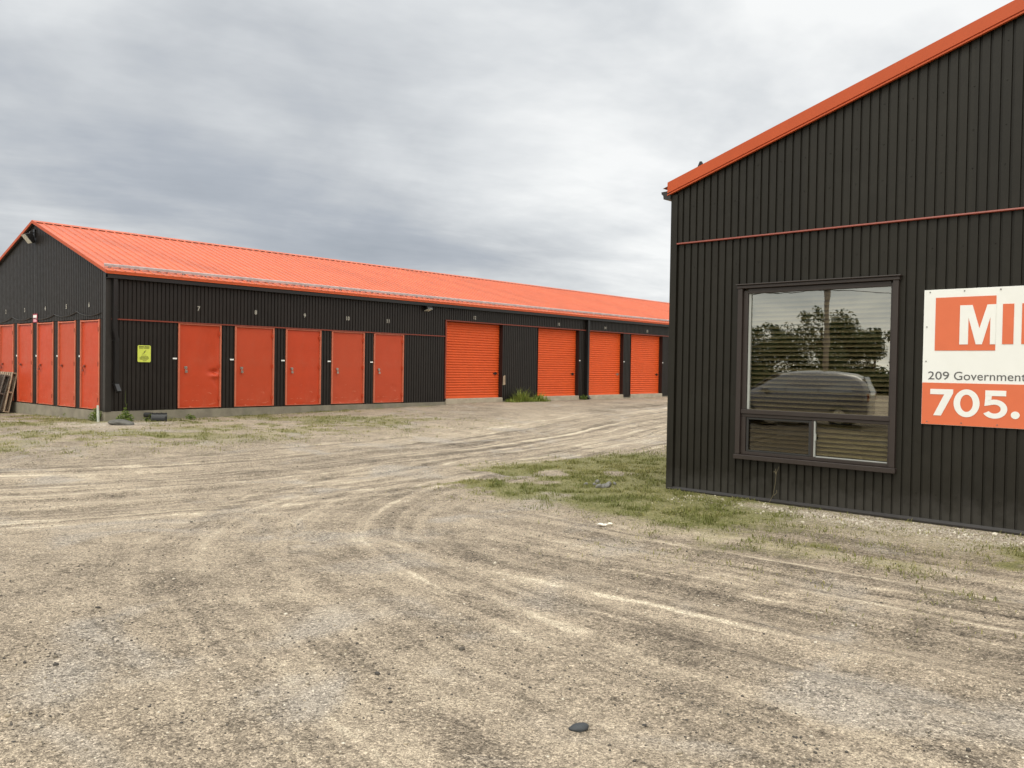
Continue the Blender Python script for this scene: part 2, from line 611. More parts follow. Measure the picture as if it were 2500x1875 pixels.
def lane_coords(x, y, path):
    best = np.full(x.shape, 1e9)
    lat = np.zeros(x.shape)
    alo = np.zeros(x.shape)
    s = 0.0
    for a, b in zip(path[:-1], path[1:]):
        d = b - a
        L = np.hypot(*d)
        d = d / L
        t = np.clip((x - a[0]) * d[0] + (y - a[1]) * d[1], 0, L)
        qx, qy = x - a[0] - t * d[0], y - a[1] - t * d[1]
        dist = np.hypot(qx, qy)
        m = dist < best
        best = np.where(m, dist, best)
        sgn = np.sign(d[0] * (y - a[1]) - d[1] * (x - a[0]))
        lat = np.where(m, dist * sgn, lat)
        alo = np.where(m, s + t, alo)
        s += L
    return lat, alo


def rut(lat, alo, seed):
    """height of wheel ruts as a function of position across and along a path"""
    wob = 0.25 * np.sin(alo * 0.35 + seed)
    l = lat + wob
    h = 0
    for c, wd, a in ((-0.95, 0.22, 1.0), (0.75, 0.22, 1.0), (-0.25, 0.16, 0.6), (1.45, 0.2, 0.7), (-1.7, 0.18, 0.6)):
        h = h - a * np.exp(-((l - c) / wd) ** 2) + 0.75 * a * np.exp(-((l - c - 1.7 * wd) / (wd * 0.7)) ** 2)
    return h * (0.5 + 0.8 * vnoise(alo * 0.5 + seed * 3.1, l * 0.8 + 5))


def grass_density(x, y):
    """0..1 how grassy the lot is"""
    ub, vb = to_local(x, y, B_POS, B_YAW)
    db = rect_dist(ub, vb, B_WID, B_LEN)
    f = fbm(x, y, 0.55, 4)
    f2 = fbm(x + 31, y + 7, 1.9, 3)
    # strip along the left side and round the front corner of the office
    left = (1 - sstep(-ub, 2.3, 4.0)) * sstep(-ub, -0.4, 0.1) * (vb > -0.6) + 0
    front = (1 - sstep(-vb, 1.1, 2.7)) * (vb <= 0.2) * (ub > -2.4) * (1 - 0.72 * sstep(ub, 1.2, 2.6))
    bare = 1 - 0.75 * np.exp(-(((vb + 0.35) / 0.30) ** 2)) * sstep(ub, 0.6, 1.6)
    g = np.maximum(left, front * bare) * (db < 6)
    gap = np.exp(-((vb - 4.2 - 0.4 * np.sin(ub)) / 0.8) ** 2) * 0.7
    g = g * (1 - gap)
    g = g * sstep(f * 0.6 + f2 * 0.4, 0.25, 0.46)
    lushg = np.exp(-((vb + 1.55) / 0.7) ** 2) * sstep(ub, -2.6, -1.8) * (1 - sstep(ub, 1.6, 2.6)) * sstep(f2, 0.33, 0.50) * 0.95
    g = np.maximum(g, lushg)
    # tufts on the right in front of the sign
    g2 = np.exp(-((ub - 5.0) / 1.4) ** 2 - ((vb + 1.4) / 0.9) ** 2) * sstep(f2, 0.45, 0.62) * 0.8
    g = np.maximum(g, g2)
    g3 = sstep(ub, 0.8, 2.0) * (1 - sstep(ub, 6.5, 8.0)) * np.exp(-((vb + 1.9) / 1.3) ** 2) * sstep(f2 * 0.7 + f * 0.3, 0.45, 0.62) * 0.42
    g = np.maximum(g, g3)
    # thin growth in front of the storage building
    ua, va = to_local(x, y, A_POS, A_YAW)
    da = rect_dist(ua, va, A_LEN, A_WID)
    edge = (1 - sstep(da, 0.15, 0.5)) * 0.55 * sstep(f2, 0.38, 0.6)
    lot = (1 - sstep(da, 3.6, 7.0)) * (1 - sstep(ua, 4.5, 10.0)) * sstep(f * 0.55 + f2 * 0.45, 0.38, 0.58) * 0.46
    patch = np.exp(-((x + 7.1) / 1.5) ** 2 - ((y - 16.3) / 0.8) ** 2) * 0.8 * sstep(f2, 0.3, 0.55)
    patch2 = np.exp(-((x + 9.3) / 1.8) ** 2 - ((y - 14.2) / 0.7) ** 2) * 0.55 * sstep(f2, 0.35, 0.6)
    far = sstep(np.hypot(x, y), 55, 80) * 0.9
    inA = (da <= 0)
    inB = (db <= 0)
    g = np.maximum.reduce([g, edge, lot, patch, patch2, far])
    return np.where(inA | inB, 0, np.clip(g, 0, 1))


def ground_height(x, y, fine=True):
    x, y = np.asarray(x, float), np.asarray(y, float)
    z = base_height(x, y)
    near = 1 - sstep(np.hypot(x, y - 10), 30, 45)
    ub, vb = to_local(x, y, B_POS, B_YAW)
    db = rect_dist(ub, vb, B_WID, B_LEN)
    ua, va = to_local(x, y, A_POS, A_YAW)
    da = rect_dist(ua, va, A_LEN, A_WID)
    calm = sstep(np.minimum(db, da), 0.0, 1.2)
    h = (fbm(x, y, 0.35, 3) - 0.5) * 0.06 + (fbm(x + 5, y + 3, 1.6, 3) - 0.5) * 0.025
    r = 0
    for k, (pth, hw) in enumerate(PATHS):
        la, al = lane_coords(x, y, pth)
        wgt = (1 - sstep(np.abs(la), hw * 0.7, hw)) * (1 - sstep(al, *FADE[k]))
        r = r + rut(la, al, k * 2.3) * wgt * (0.024, 0.022, 0.012)[k]
    if fine:
        h = h + (fbm(x, y, 7.0, 2) - 0.5) * 0.012
    return z + (h + r) * near * (0.25 + 0.75 * calm)


# ------------------------------------------------------------------ ground
def axis(lo, hi, step, far, growth=1.16):
    core = list(np.arange(lo, hi + 1e-6, step))
    d, out = step, hi
    up = []
    while out < far:
        d *= growth
        out += d
        up.append(out)
    d, out = step, lo
    dn = []
    while out > -far:
        d *= growth
        out -= d
        dn.append(out)
    return np.array(dn[::-1] + core + up)


gx, gy = axis(-11.5, 7.0, 0.06, 2500), axis(2.2, 22.0, 0.06, 2500)
GX, GY = np.meshgrid(gx, gy)
gz = ground_height(GX, GY)
nx, ny = len(gx), len(gy)
V = np.c_[GX.ravel(), GY.ravel(), gz.ravel()]
idx = np.arange(nx * ny).reshape(ny, nx)
F = np.c_[idx[:-1, :-1].ravel(), idx[:-1, 1:].ravel(), idx[1:, 1:].ravel(), idx[1:, :-1].ravel()]
attrs = {'green': grass_density(GX, GY).ravel()}
for k, (pth, hw) in enumerate(PATHS):
    la, al = lane_coords(GX, GY, pth)
    attrs['lat%d' % k] = la.ravel()
    attrs['alo%d' % k] = al.ravel()
    attrs['wgt%d' % k] = ((1 - sstep(np.abs(la), hw * 0.55, hw * 1.05)) * (1 - sstep(al, *FADE[k]))).ravel()
ub, vb = to_local(GX, GY, B_POS, B_YAW)
peb = np.exp(-((vb + 0.42) / 0.36) ** 2) * sstep(ub, 0.3, 1.4) + 0.35 * np.exp(-((vb + 0.9) / 0.5) ** 2) * sstep(ub, 0.6, 2.0)
ua, va = to_local(GX, GY, A_POS, A_YAW)
peb = np.maximum(peb, np.exp(-((GX + 9.2) / 0.9) ** 2 - ((GY - 18.7) / 0.45) ** 2) * 0.9)
attrs['pebble'] = np.clip(peb, 0, 1).ravel()

m, t, b = new_mat('gravel_lot')
geo = t.add('ShaderNodeNewGeometry')
P = geo.outputs['Position']


def lanes():
    """streaks of pale sand and darker gravel that run along the wheel tracks"""
    tot = None
    for k in range(3):
        la, al, wg = (t.attr('%s%d' % (s, k)).outputs['Fac'] for s in ('lat', 'alo', 'wgt'))
        wob = t.math('MULTIPLY', t.math('SUBTRACT', t.noise(t.comb(t.math('MULTIPLY', al, 0.3), la, k), 1.0, 2), 0.5), 0.5)
        vec = t.comb(t.math('MULTIPLY', t.math('ADD', la, wob), 4.4), t.math('MULTIPLY', al, 0.075), 7.7 * k)
        n = t.noise(vec, 1.0, 6, 0.62, 0.3)
        s = t.math('MULTIPLY', t.math('SUBTRACT', n, 0.5), t.math('MULTIPLY', wg, (1.5, 1.35, 0.75)[k]))
        tot = s if tot is None else t.math('ADD', tot, s)
    return t.math('MAXIMUM', tot, -0.16)


def rut_lines():
    """narrow lines of turned-up dark gravel and of dusted pale sand along the tracks"""
    dk = lt = None
    for k in range(3):
        la, al, wg = (t.attr('%s%d' % (s, k)).outputs['Fac'] for s in ('lat', 'alo', 'wgt'))
        wob = t.math('MULTIPLY', t.noise(t.comb(t.math('MULTIPLY', al, 0.35), t.math('MULTIPLY', la, 0.3), 3 + k), 1.0, 3), 0.5)
        l2 = t.math('ADD', la, wob)
        n = t.noise(t.comb(t.math('MULTIPLY', l2, 6.5), t.math('MULTIPLY', al, 0.07), 31.0 + 5 * k), 1.0, 4, 0.55, 0.2)
        d = t.math('MULTIPLY', t.math('MULTIPLY', t.mrange(n, 0.37, 0.28), wg), t.mrange(t.noise(t.comb(al, la, 3.3 + k), 0.8, 3), 0.50, 0.62))
        l = t.math('MULTIPLY', t.mrange(n, 0.52, 0.70), t.math('MULTIPLY', wg, (1.25, 1.2, 0.6)[k]))
        d = t.math('MULTIPLY', d, (1.0, 1.0, 0.4)[k])
        dk = d if dk is None else t.math('MAXIMUM', dk, d)
        lt = l if lt is None else t.math('MAXIMUM', lt, l)
    return dk, lt


streak = lanes()
dark_rut, pale_rut = rut_lines()
nb = t.noise(P, 0.33, 4, 0.55, 0.5)
nm = t.noise(P, 1.5, 5, 0.6, 0.4)
nf = t.noise(P, 6.5, 5, 0.65, 0.3)
sand = t.math('ADD', t.math('MULTIPLY', streak, 0.85), t.math('ADD', t.math('MULTIPLY', nb, 0.34), t.math('ADD', t.math('MULTIPLY', nm, 0.47), t.math('MULTIPLY', nf, 0.40))))
sand = t.math('ADD', t.math('SUBTRACT', sand, 0.140), t.math('SUBTRACT', t.math('MULTIPLY', t.math('MULTIPLY', pale_rut, t.mrange(nm, 0.34, 0.62, 0.35, 1.0)), 0.30), t.math('MULTIPLY', dark_rut, 0.22)))
basec = t.ramp(sand, [(0.20, (0.118, 0.097, 0.075)), (0.36, (0.215, 0.177, 0.134)), (0.48, (0.293, 0.241, 0.181)), (0.62, (0.368, 0.306, 0.229)), (0.80, (0.532, 0.458, 0.347))])
# greyish finer gravel in wide bands
ng = t.noise(P, 0.75, 4, 0.55, 0.8)
basec = t.mix(t.mrange(ng, 0.52, 0.68, 0.0, 0.60), basec, (0.325, 0.292, 0.252))
# grains of three sizes
def grains(scale, seed):
    vo = t.add('ShaderNodeTexVoronoi', feature='F1', voronoi_dimensions='3D')
    mp = t.add('ShaderNodeMapping')
    mp.inputs['Location'].default_value = (seed, seed * 0.7, seed * 1.3)
    t.l.new(P, mp.inputs['Vector'])
    t.l.new(mp.outputs[0], vo.inputs['Vector'])
    vo.inputs['Scale'].default_value = scale
    sp_ = t.add('ShaderNodeSeparateColor')
    t.l.new(vo.outputs['Color'], sp_.inputs[0])
    return sp_.outputs[0], vo.outputs['Distance'], sp_.outputs[1]


ga, da_, gab = grains(82.0, 3.0)
gb, db_, gbb = grains(165.0, 11.0)
gc, dc_, gcb = grains(44.0, 19.0)
coarse = t.mrange(sand, 0.66, 0.30, 0.45, 1.0)       # the darker bands hold the coarser stones
ka = t.ramp(ga, [(0.0, 0.42), (0.16, 0.64), (0.45, 0.95), (0.80, 1.18), (1.0, 1.75)])
kb = t.ramp(gb, [(0.0, 0.36), (0.22, 0.72), (0.60, 1.05), (1.0, 1.6)])
kc = t.ramp(gc, [(0.0, 0.30), (0.12, 0.75), (0.2, 1.0), (0.88, 1.0), (1.0, 1.5)])
c = t.mix(t.math('MULTIPLY', coarse, 0.95), basec, t.mix(1.0, basec, ka, 'MULTIPLY'))
c = t.mix(0.80, c, t.mix(1.0, c, kb, 'MULTIPLY'))
c = t.mix(t.math('MULTIPLY', coarse, 0.7), c, t.mix(1.0, c, kc, 'MULTIPLY'))
# pale pebbles at the foot of the office wall
pc = t.ramp(ga, [(0.0, (0.10, 0.085, 0.065)), (0.35, (0.33, 0.28, 0.22)), (0.7, (0.55, 0.48, 0.40)), (1.0, (0.72, 0.68, 0.60))])
pa = t.math('MULTIPLY', t.attr('pebble').outputs['Fac'], t.mrange(nf, 0.36, 0.62, 0.30, 0.9), clamp=True)
c = t.mix(pa, c, pc)
# low green growth and dead straw
gr = t.attr('green').outputs['Fac']
nfine = t.noise(P, 26.0, 4, 0.7)
gcol = t.ramp(nfine, [(0.30, (0.066, 0.078, 0.022)), (0.46, (0.135, 0.142, 0.044)), (0.58, (0.215, 0.200, 0.080)), (0.72, (0.36, 0.31, 0.175))])
gfac = t.mrange(t.math('ADD', gr, t.math('MULTIPLY', t.math('SUBTRACT', nfine, 0.5), 0.8)), 0.10, 0.66, 0.0, 0.80)
gfac = t.math('MULTIPLY', gfac, t.mrange(gr, 0.02, 0.15))
c = t.mix(gfac, c, gcol)
t.put(b.inputs['Base Color'], c)
b.inputs['Roughness'].default_value = 0.95
b.inputs['Specular IOR Level'].default_value = 0.12
hgt = t.math('ADD', t.math('MULTIPLY', t.math('SUBTRACT', 0.6, da_), t.math('MULTIPLY', coarse, 0.9)), t.math('ADD', t.math('MULTIPLY', t.math('SUBTRACT', 0.6, db_), 0.45), t.math('MULTIPLY', nfine, 0.6)))
bn = t.add('ShaderNodeBump')
bn.inputs['Strength'].default_value = 0.75
bn.inputs['Distance'].default_value = 0.012
t.put(bn.inputs['Height'], hgt)
t.l.new(bn.outputs[0], b.inputs['Normal'])
M_GROUND = m
ground = np_mesh('ground', V, F, M_GROUND, smooth=True, attrs=attrs)
ground['kind'] = 'structure'


# ------------------------------------------------------------------ corrugated sheet
def corr(mb, org, along, out, length, zb, zt, pitch=0.1016, phase=0.0, depth=0.021, prof=None, screws=()):
    """ribbed steel sheet: org = start (x, y), along/out = unit 2D vectors, zb/zt = numbers or functions of the distance along"""
    prof = prof or ((0.0, 0.0), (0.072, 0.0), (0.076, -1.0), (0.096, -1.0))
    fb = zb if callable(zb) else (lambda s: zb)
    ft = zt if callable(zt) else (lambda s: zt)
    st = []
    k = -2
    while True:
        base = k * pitch + phase
        if base > length + pitch:
            break
        for (s, d) in prof:
            st.append((base + s * pitch / 0.1016, d * depth))
        k += 1

    def at(s):
        for (s0, d0), (s1, d1) in zip(st[:-1], st[1:]):
            if s0 <= s <= s1:
                return d0 + (d1 - d0) * (s - s0) / max(s1 - s0, 1e-9)
        return 0
    pts = [(0.0, at(0.0))] + [(s, d) for s, d in st if 1e-4 < s < length - 1e-4] + [(length, at(length))]
    for (s0, d0), (s1, d1) in zip(pts[:-1], pts[1:]):
        q = []
        for s, d, f in ((s0, d0, fb), (s1, d1, fb), (s1, d1, ft), (s0, d0, ft)):
            q.append((org[0] + along[0] * s + out[0] * d, org[1] + along[1] * s + out[1] * d, f(s)))
        mb.poly(q)
    for zrow, every in screws:
        k = 0
        s = phase + 0.033
        while s < length - 0.03:
            if s > 0.03 and fb(s) + .02 < zrow < ft(s) - 0.03:
                cx, cy = org[0] + along[0] * s, org[1] + along[1] * s
                r = 0.0075
                ring = [(math.cos(a) * r, math.sin(a) * r) for a in np.arange(6) * math.pi / 3]
                top = [(cx + along[0] * p + out[0] * 0.006, cy + along[1] * p + out[1] * 0.006, zrow + q_) for p, q_ in ring]
                bot = [(cx + along[0] * p, cy + along[1] * p, zrow + q_) for p, q_ in ring]
                mb.poly(top)
                for i in range(6):
                    mb.poly([bot[i], bot[(i + 1) % 6], top[(i + 1) % 6], top[i]])
            s += pitch * every
            k += 1


def grid_panel(w_, h_, nxp, nzp, fn):
    """panel in XZ facing -Y with a displaced face (fn(x,z) -> outward offset)"""
    xs, zs = np.linspace(0, w_, nxp), np.linspace(0, h_, nzp)
    XX, ZZ = np.meshgrid(xs, zs)
    YY = -fn(XX, ZZ)
    Vv = np.c_[XX.ravel(), YY.ravel(), ZZ.ravel()]
    ii = np.arange(nxp * nzp).reshape(nzp, nxp)
    Ff = np.c_[ii[:-1, :-1].ravel(), ii[:-1, 1:].ravel(), ii[1:, 1:].ravel(), ii[1:, :-1].ravel()]
    return Vv, Ff


# ------------------------------------------------------------------ storage building
A = thing('storage_building', 'long low dark storage building with orange roof and two rows of orange doors', 'building', (A_POS[0], A_POS[1], 0), A_YAW)
DB, DT, RB, RT = 0.455, 2.555, 0.527, 3.066
EAVE, SLOPE = 3.70, 0.3555
SW = [(1.739, 2.894), (3.280, 4.454), (4.819, 5.984), (6.353, 7.545), (7.905, 9.094)]
RO = [(10.93, 13.70), (15.672, 18.196), (18.769, 21.307), (21.883, 24.415), (24.99, 27.52), (28.10, 30.63)]
GA = [(0.314, 1.354), (1.638, 2.672), (2.980, 4.020), (4.335, 5.383), (5.685, 6.730), (7.030, 8.070)]
CB = 0.425

wall = MB()
ax, ox = (1, 0), (0, -1)
lo = [(0.0, SW[0][0])] + [(SW[i][1], SW[i + 1][0]) for i in range(4)] + [(SW[4][1], RO[0][0])]
for x0, x1 in lo:
    corr(wall, (x0, 0), ax, ox, x1 - x0, CB, DT, phase=-(x0 % 0.1016), screws=((0.6, 3), (1.6, 3)))
corr(wall, (0, -0.003), ax, ox, RO[0][0], DT + 0.01, EAVE - 0.08, screws=((2.75, 3), (3.4, 3)))
for x0, x1 in [(RO[i][1], RO[i + 1][0]) for i in range(5)] + [(RO[5][1], A_LEN)]:
    corr(wall, (x0, 0), ax, ox, x1 - x0, CB - 0.02, RT, phase=-(x0 % 0.1016))
corr(wall, (RO[0][0], -0.003), ax, ox, A_LEN - RO[0][0], RT + 0.01, EAVE - 0.08, phase=-(RO[0][0] % 0.1016))
# gable end
ag, og = (0, 1), (-1, 0)
zg = lambda s: EAVE + SLOPE * min(s, A_WID - s) - 0.03
gl_ = [(0.0, GA[0][0])] + [(GA[i][1], GA[i + 1][0]) for i in range(5)] + [(GA[5][1], A_WID)]
for y0, y1 in gl_:
    corr(wall, (0, y0), ag, og, y1 - y0, CB, DT, phase=-(y0 % 0.1016))
corr(wall, (-0.003, 0), ag, og, A_WID / 2, DT + 0.01, zg)
corr(wall, (-0.003, A_WID / 2), ag, og, A_WID / 2, DT + 0.01, lambda s: zg(s + A_WID / 2))
# far side, far end and a solid core that closes the building behind the doors
wall.box(A_LEN - 0.1, A_LEN, 0.05, A_WID, 0.3, EAVE - 0.1)
wall.box(0.26, A_LEN - 0.12, 0.26, A_WID, 0.0, EAVE - 0.06)
wall.prism([(0.1, EAVE - 0.08), (A_WID - 0.1, EAVE - 0.08), (A_WID / 2, EAVE + SLOPE * A_WID / 2 - 0.1)], 0.24, A_LEN)
wall.build('wall', M_SIDING, A, fix=False)

# corner trims, door heads and jamb fillers
cn = MB()
cn.prism([(-0.022, -0.022), (0.115, -0.022), (0.115, -0.016), (-0.016, -0.016), (-0.016, 0.115), (-0.022, 0.115)], CB - 0.01, EAVE - 0.09, 'z')
cn.build('corner_trim', M_TRIM, A)

# foundation
fd = MB()
fd.box(-0.012, RO[0][0] - 0.02, -0.012, 0.22, -0.3, CB - 0.004)
fd.box(-0.012, 0.22, 0.222, A_WID, -0.3, CB - 0.004)
fd.box(RO[0][0] - 0.018, A_LEN, 0.004, 0.22, -0.3, CB - 0.026)
fd.build('foundation', M_CONC, A)
for x0, x1 in RO[:4]:
    MB().box(x0 + 0.004, x1 - 0.004, -0.06, 0.21, 0.05, RB - 0.012).build('door_sill', M_SLAB, A, bevel=0.012)

# roof: two ribbed slopes, ridge cap, rake trims
RP = ((0.0, 0.0), (0.080, 0.0), (0.0855, 1.0), (0.0945, 1.0), (0.1000, 0.0))


def roof_slope(mb, sign, y_e, length, x_start, pitch, h, y_r, z_r, slope):
    st = []
    k = 0
    while k * pitch < length:
        for s, d in RP:
            st.append((min(k * pitch + s * pitch / 0.1016, length), d * h))
        k += 1
    st.append((length, 0))
    n = 6
    for (s0, d0), (s1, d1) in zip(st[:-1], st[1:]):
        if s1 - s0 < 1e-6:
            continue
        for q in range(n):
            ya, yb = y_e + (y_r - y_e) * q / n, y_e + (y_r - y_e) * (q + 1) / n
            za, zb2 = z_r - slope * abs(y_r - ya), z_r - slope * abs(y_r - yb)
            mb.poly([(x_start + s0, ya, za + d0), (x_start + s1, ya, za + d1), (x_start + s1, yb, zb2 + d1), (x_start + s0, yb, zb2 + d0)])


ZR = EAVE + SLOPE * A_WID / 2
rf = MB()
roof_slope(rf, 1, -0.16, A_LEN + 0.12, -0.06, 0.2286, 0.024, A_WID / 2, ZR, SLOPE)
roof_slope(rf, -1, A_WID + 0.16, A_LEN + 0.12, -0.06, 0.2286, 0.024, A_WID / 2, ZR, SLOPE)
rf.prism([(A_WID / 2 - 0.17, ZR - 0.17 * SLOPE + 0.026), (A_WID / 2, ZR + 0.03), (A_WID / 2 + 0.17, ZR - 0.17 * SLOPE + 0.026), (A_WID / 2, ZR + 0.018)], -0.065, A_LEN + 0.06)
rf.build('roof', M_ROOF, A, fix=False)
rk = MB()
for sgn in (0, 1):
    ya, yb = (-0.17, A_WID / 2) if not sgn else (A_WID + 0.17, A_WID / 2)
    za, zb2 = ZR - SLOPE * (A_WID / 2 + 0.17), ZR
    rk.hexa([(-0.085, ya, za - 0.05), (-0.062, ya, za - 0.05), (-0.062, yb, zb2 - 0.05), (-0.085, yb, zb2 - 0.05), (-0.085, ya, za + 0.028), (-0.062, ya, za + 0.028), (-0.062, yb, zb2 + 0.028), (-0.085, yb, zb2 + 0.028)])
rk.build('rake_trim', M_RAKE, A)
# soffit closing and dark frieze board under the rake
so_ = MB()
for sgn in (0, 1):
    ya, yb = (-0.16, A_WID / 2) if not sgn else (A_WID + 0.16, A_WID / 2)
    za, zb2 = ZR - SLOPE * (A_WID / 2 + 0.16), ZR
    so_.hexa([(-0.058, ya, za - 0.075), (0.02, ya, za - 0.075), (0.02, yb, zb2 - 0.075), (-0.058, yb, zb2 - 0.075), (-0.058, ya, za - 0.012), (0.02, ya, za - 0.012), (0.02, yb, zb2 - 0.012), (-0.058, yb, zb2 - 0.012)])
so_.build('frieze_board', M_TRIM, A)
# orange eave flashing with the black gutter under it
ez = ZR - SLOPE * (A_WID / 2 + 0.16)
MB().prism([(-0.172, ez + 0.012), (-0.158, ez + 0.012), (-0.158, ez - 0.052), (-0.185, ez - 0.060), (-0.188, ez - 0.056), (-0.172, ez - 0.046)], -0.06, A_LEN + 0.05).build('eave_flashing', M_RAKE, A)
gt = MB()
gt.prism([(-0.150, ez - 0.015), (-0.150, ez - 0.155), (-0.03, ez - 0.155), (-0.03, ez - 0.02), (-0.036, ez - 0.02), (-0.036, ez - 0.147), (-0.143, ez - 0.147), (-0.143, ez - 0.015)], -0.03, A_LEN)
gt.build('gutter', M_BLACK, A)
# pale snow rail along the eave
sr = MB()
yq = 0.10
zq = ZR - SLOPE * (A_WID / 2 - yq)
sr.prism([(yq - 0.03, zq + 0.03), (yq - 0.03, zq + 0.085), (yq - 0.02, zq + 0.10), (yq + 0.035, zq + 0.10), (yq + 0.035, zq + 0.094), (yq - 0.016, zq + 0.092), (yq - 0.022, zq + 0.03)], -0.02, A_LEN)
for k in range(54):
    x = 0.1 + k * 0.6
    sr.box(x, x + 0.03, yq - 0.015, yq + 0.05, zq - 0.005, zq + 0.091)
sr.build('snow_rail', M_GALV, A)

# thin orange trim lines: over the swing doors, up the side of the tall door and along the tall heads
bd = MB()
bd.box(0.118, RO[0][0] - 0.05, -0.035, -0.004, DT - 0.012, DT + 0.018)
bd.build('trim_strip', M_BAND, A)
bd = MB()
bd.box(RO[0][0] - 0.045, A_LEN, -0.037, -0.004, RT - 0.002, RT + 0.030)
bd.box(RO[0][0] - 0.045, RO[0][0] - 0.006, -0.033, 0.0, RB, RT - 0.004)
bd.build('trim_strip', M_BAND, A)


def swing_door(x, width, seed, dent=False, gable=False, number=''):
    """steel door with frame, hinges, lock and sticker, built facing -Y then set on its wall"""
    rz = 0.0
    if gable:
        rz = -math.pi / 2         # door x axis runs along -y; its start is the far jamb

    def place(o):
        if gable:
            o.location = (0, x + width, DB)
        else:
            o.location = (x, 0, DB)
        o.rotation_euler = (0, 0, rz)
    H = DT - DB
    r = np.random.default_rng(seed)
    ox_, oz_ = r.random() * 40, r.random() * 40

    def face(xx, zz):
        h = (fbm(xx + ox_, zz + oz_, 1.4, 2) - 0.5) * 0.022 + (fbm(xx + oz_, zz + ox_, 4.0, 2) - 0.5) * 0.006 * np.exp(-zz * 1.2)
        for _ in range(3):
            cx, cz, rr = r.random() * width, r.random() * 0.6, 0.05 + 0.1 * r.random()
            h = h - 0.006 * np.exp(-((xx - cx) ** 2 + (zz - cz) ** 2) / rr ** 2)
        if dent:
            dx, dz = xx - (width - 0.10), zz - 0.86
            h = h - 0.070 * np.exp(-(dx / 0.16) ** 2 - ((dz - 0.05) / 0.06) ** 2) + 0.045 * np.exp(-(dx / 0.14) ** 2 - ((dz + 0.06) / 0.05) ** 2)
            h = h - 0.035 * np.exp(-((xx - width + 0.25) / 0.22) ** 2 - ((zz - 1.25) / 0.5) ** 2)
            h = h - 0.02 * np.exp(-((dx + 0.55 * (dz + 0.25)) / 0.04) ** 2 - ((dz + 0.22) / 0.15) ** 2)
        e = np.minimum.reduce([xx, width - xx, zz, H - zz])
        return h * np.clip(e / 0.06, 0, 1) - 0.012
    fr = 0.045
    Vv, Ff = grid_panel(width, H, 44, 72, face)
    sel = np.ones(len(Vv), bool)
    Vv[:, 0] = fr + (Vv[:, 0] / width) * (width - 2 * fr)
    Vv[:, 2] = 0.014 + (Vv[:, 2] / H) * (H - fr - 0.014)
    d = np_mesh('door', Vv, Ff, M_DOOR, A, smooth=True)
    place(d)
    f = MB()
    f.box(0, fr - 0.004, -0.022, 0.04, 0, H)
    f.box(width - fr + 0.004, width, -0.022, 0.04, 0, H)
    f.box(fr - 0.002, width - fr + 0.002, -0.020, 0.04, H - fr + 0.004, H - 0.014)
    f.box(fr - 0.002, width - fr + 0.002, -0.006, 0.04, -0.004, 0.012)
    o = f.build('door_frame', M_FRAME, d)
    for zz in (0.22, 1.05, 1.86):
        h = MB()
        h.tube([(width - fr, -0.024, zz - 0.05), (width - fr, -0.024, zz + 0.05)], 0.011, 8)
        h.box(width - fr - 0.035, width - fr, -0.016, -0.008, zz - 0.045, zz + 0.045)
        h.build('hinge', M_DOOR if not gable else M_BAND, d)
    lk = MB()
    lk.box(0.165, 0.240, -0.012, 0.0, 0.970, 1.030)
    lk.box(0.175, 0.235, -0.030, -0.010, 0.985, 1.015)
    lk.build('hasp', M_STEEL if not gable else M_BAND, d, bevel=0.003)
    if not gable or seed % 2 == 0:
        pk = MB()
        pk.tube([(0.20, -0.04, 0.985), (0.185, -0.04, 0.955), (0.185, -0.04, 0.925)], 0.005, 6)
        pk.tube([(0.20, -0.04, 0.985), (0.215, -0.04, 0.955), (0.215, -0.04, 0.925)], 0.005, 6)
        pk.box(0.170, 0.230, -0.055, -0.028, 0.870, 0.925)
        pk.build('padlock', M_STEEL if not gable else M_BAND, d, bevel=0.005)
    return d


NUMS = ['7', '8', '9', '10', '11']
for i, (x0, x1) in enumerate(SW):
    d = swing_door(x0, x1 - x0, 100 + i, dent=(i == 0))
    if i == 0:
        d['label'] = 'orange steel door creased and dented beside its hinges'
    put_text('number', NUMS[i], 0.115, [2.273, 3.884, 5.423, 6.92, 8.444][i], -0.012, 2.872, M_NUM, A, center=True, offset=0.03)
    stk = MB().box(0, 0.105, -0.008, -0.002, -0.018, 0.018).build('sticker', M_WHITE, A)
    stk.location = (x0 - 0.135, -0.004, 1.672)
for i, (y0, y1) in enumerate(GA):
    d = swing_door(y0, y1 - y0, 200 + i, gable=True)
    yc = [0.893, 2.195, 3.506, 4.889, 6.26, 7.6][i]
    put_text('number', str(6 - i), 0.115, -0.012, yc, 2.85, M_NUM, A, center=True, offset=0.03, rotz=-math.pi / 2)
    stk = MB().box(-0.006, -0.001, 0.0, 0.06, -0.022, 0.022).build('sticker', M_WHITE, A)
    stk.location = (-0.004, y1 + 0.05, 1.69)

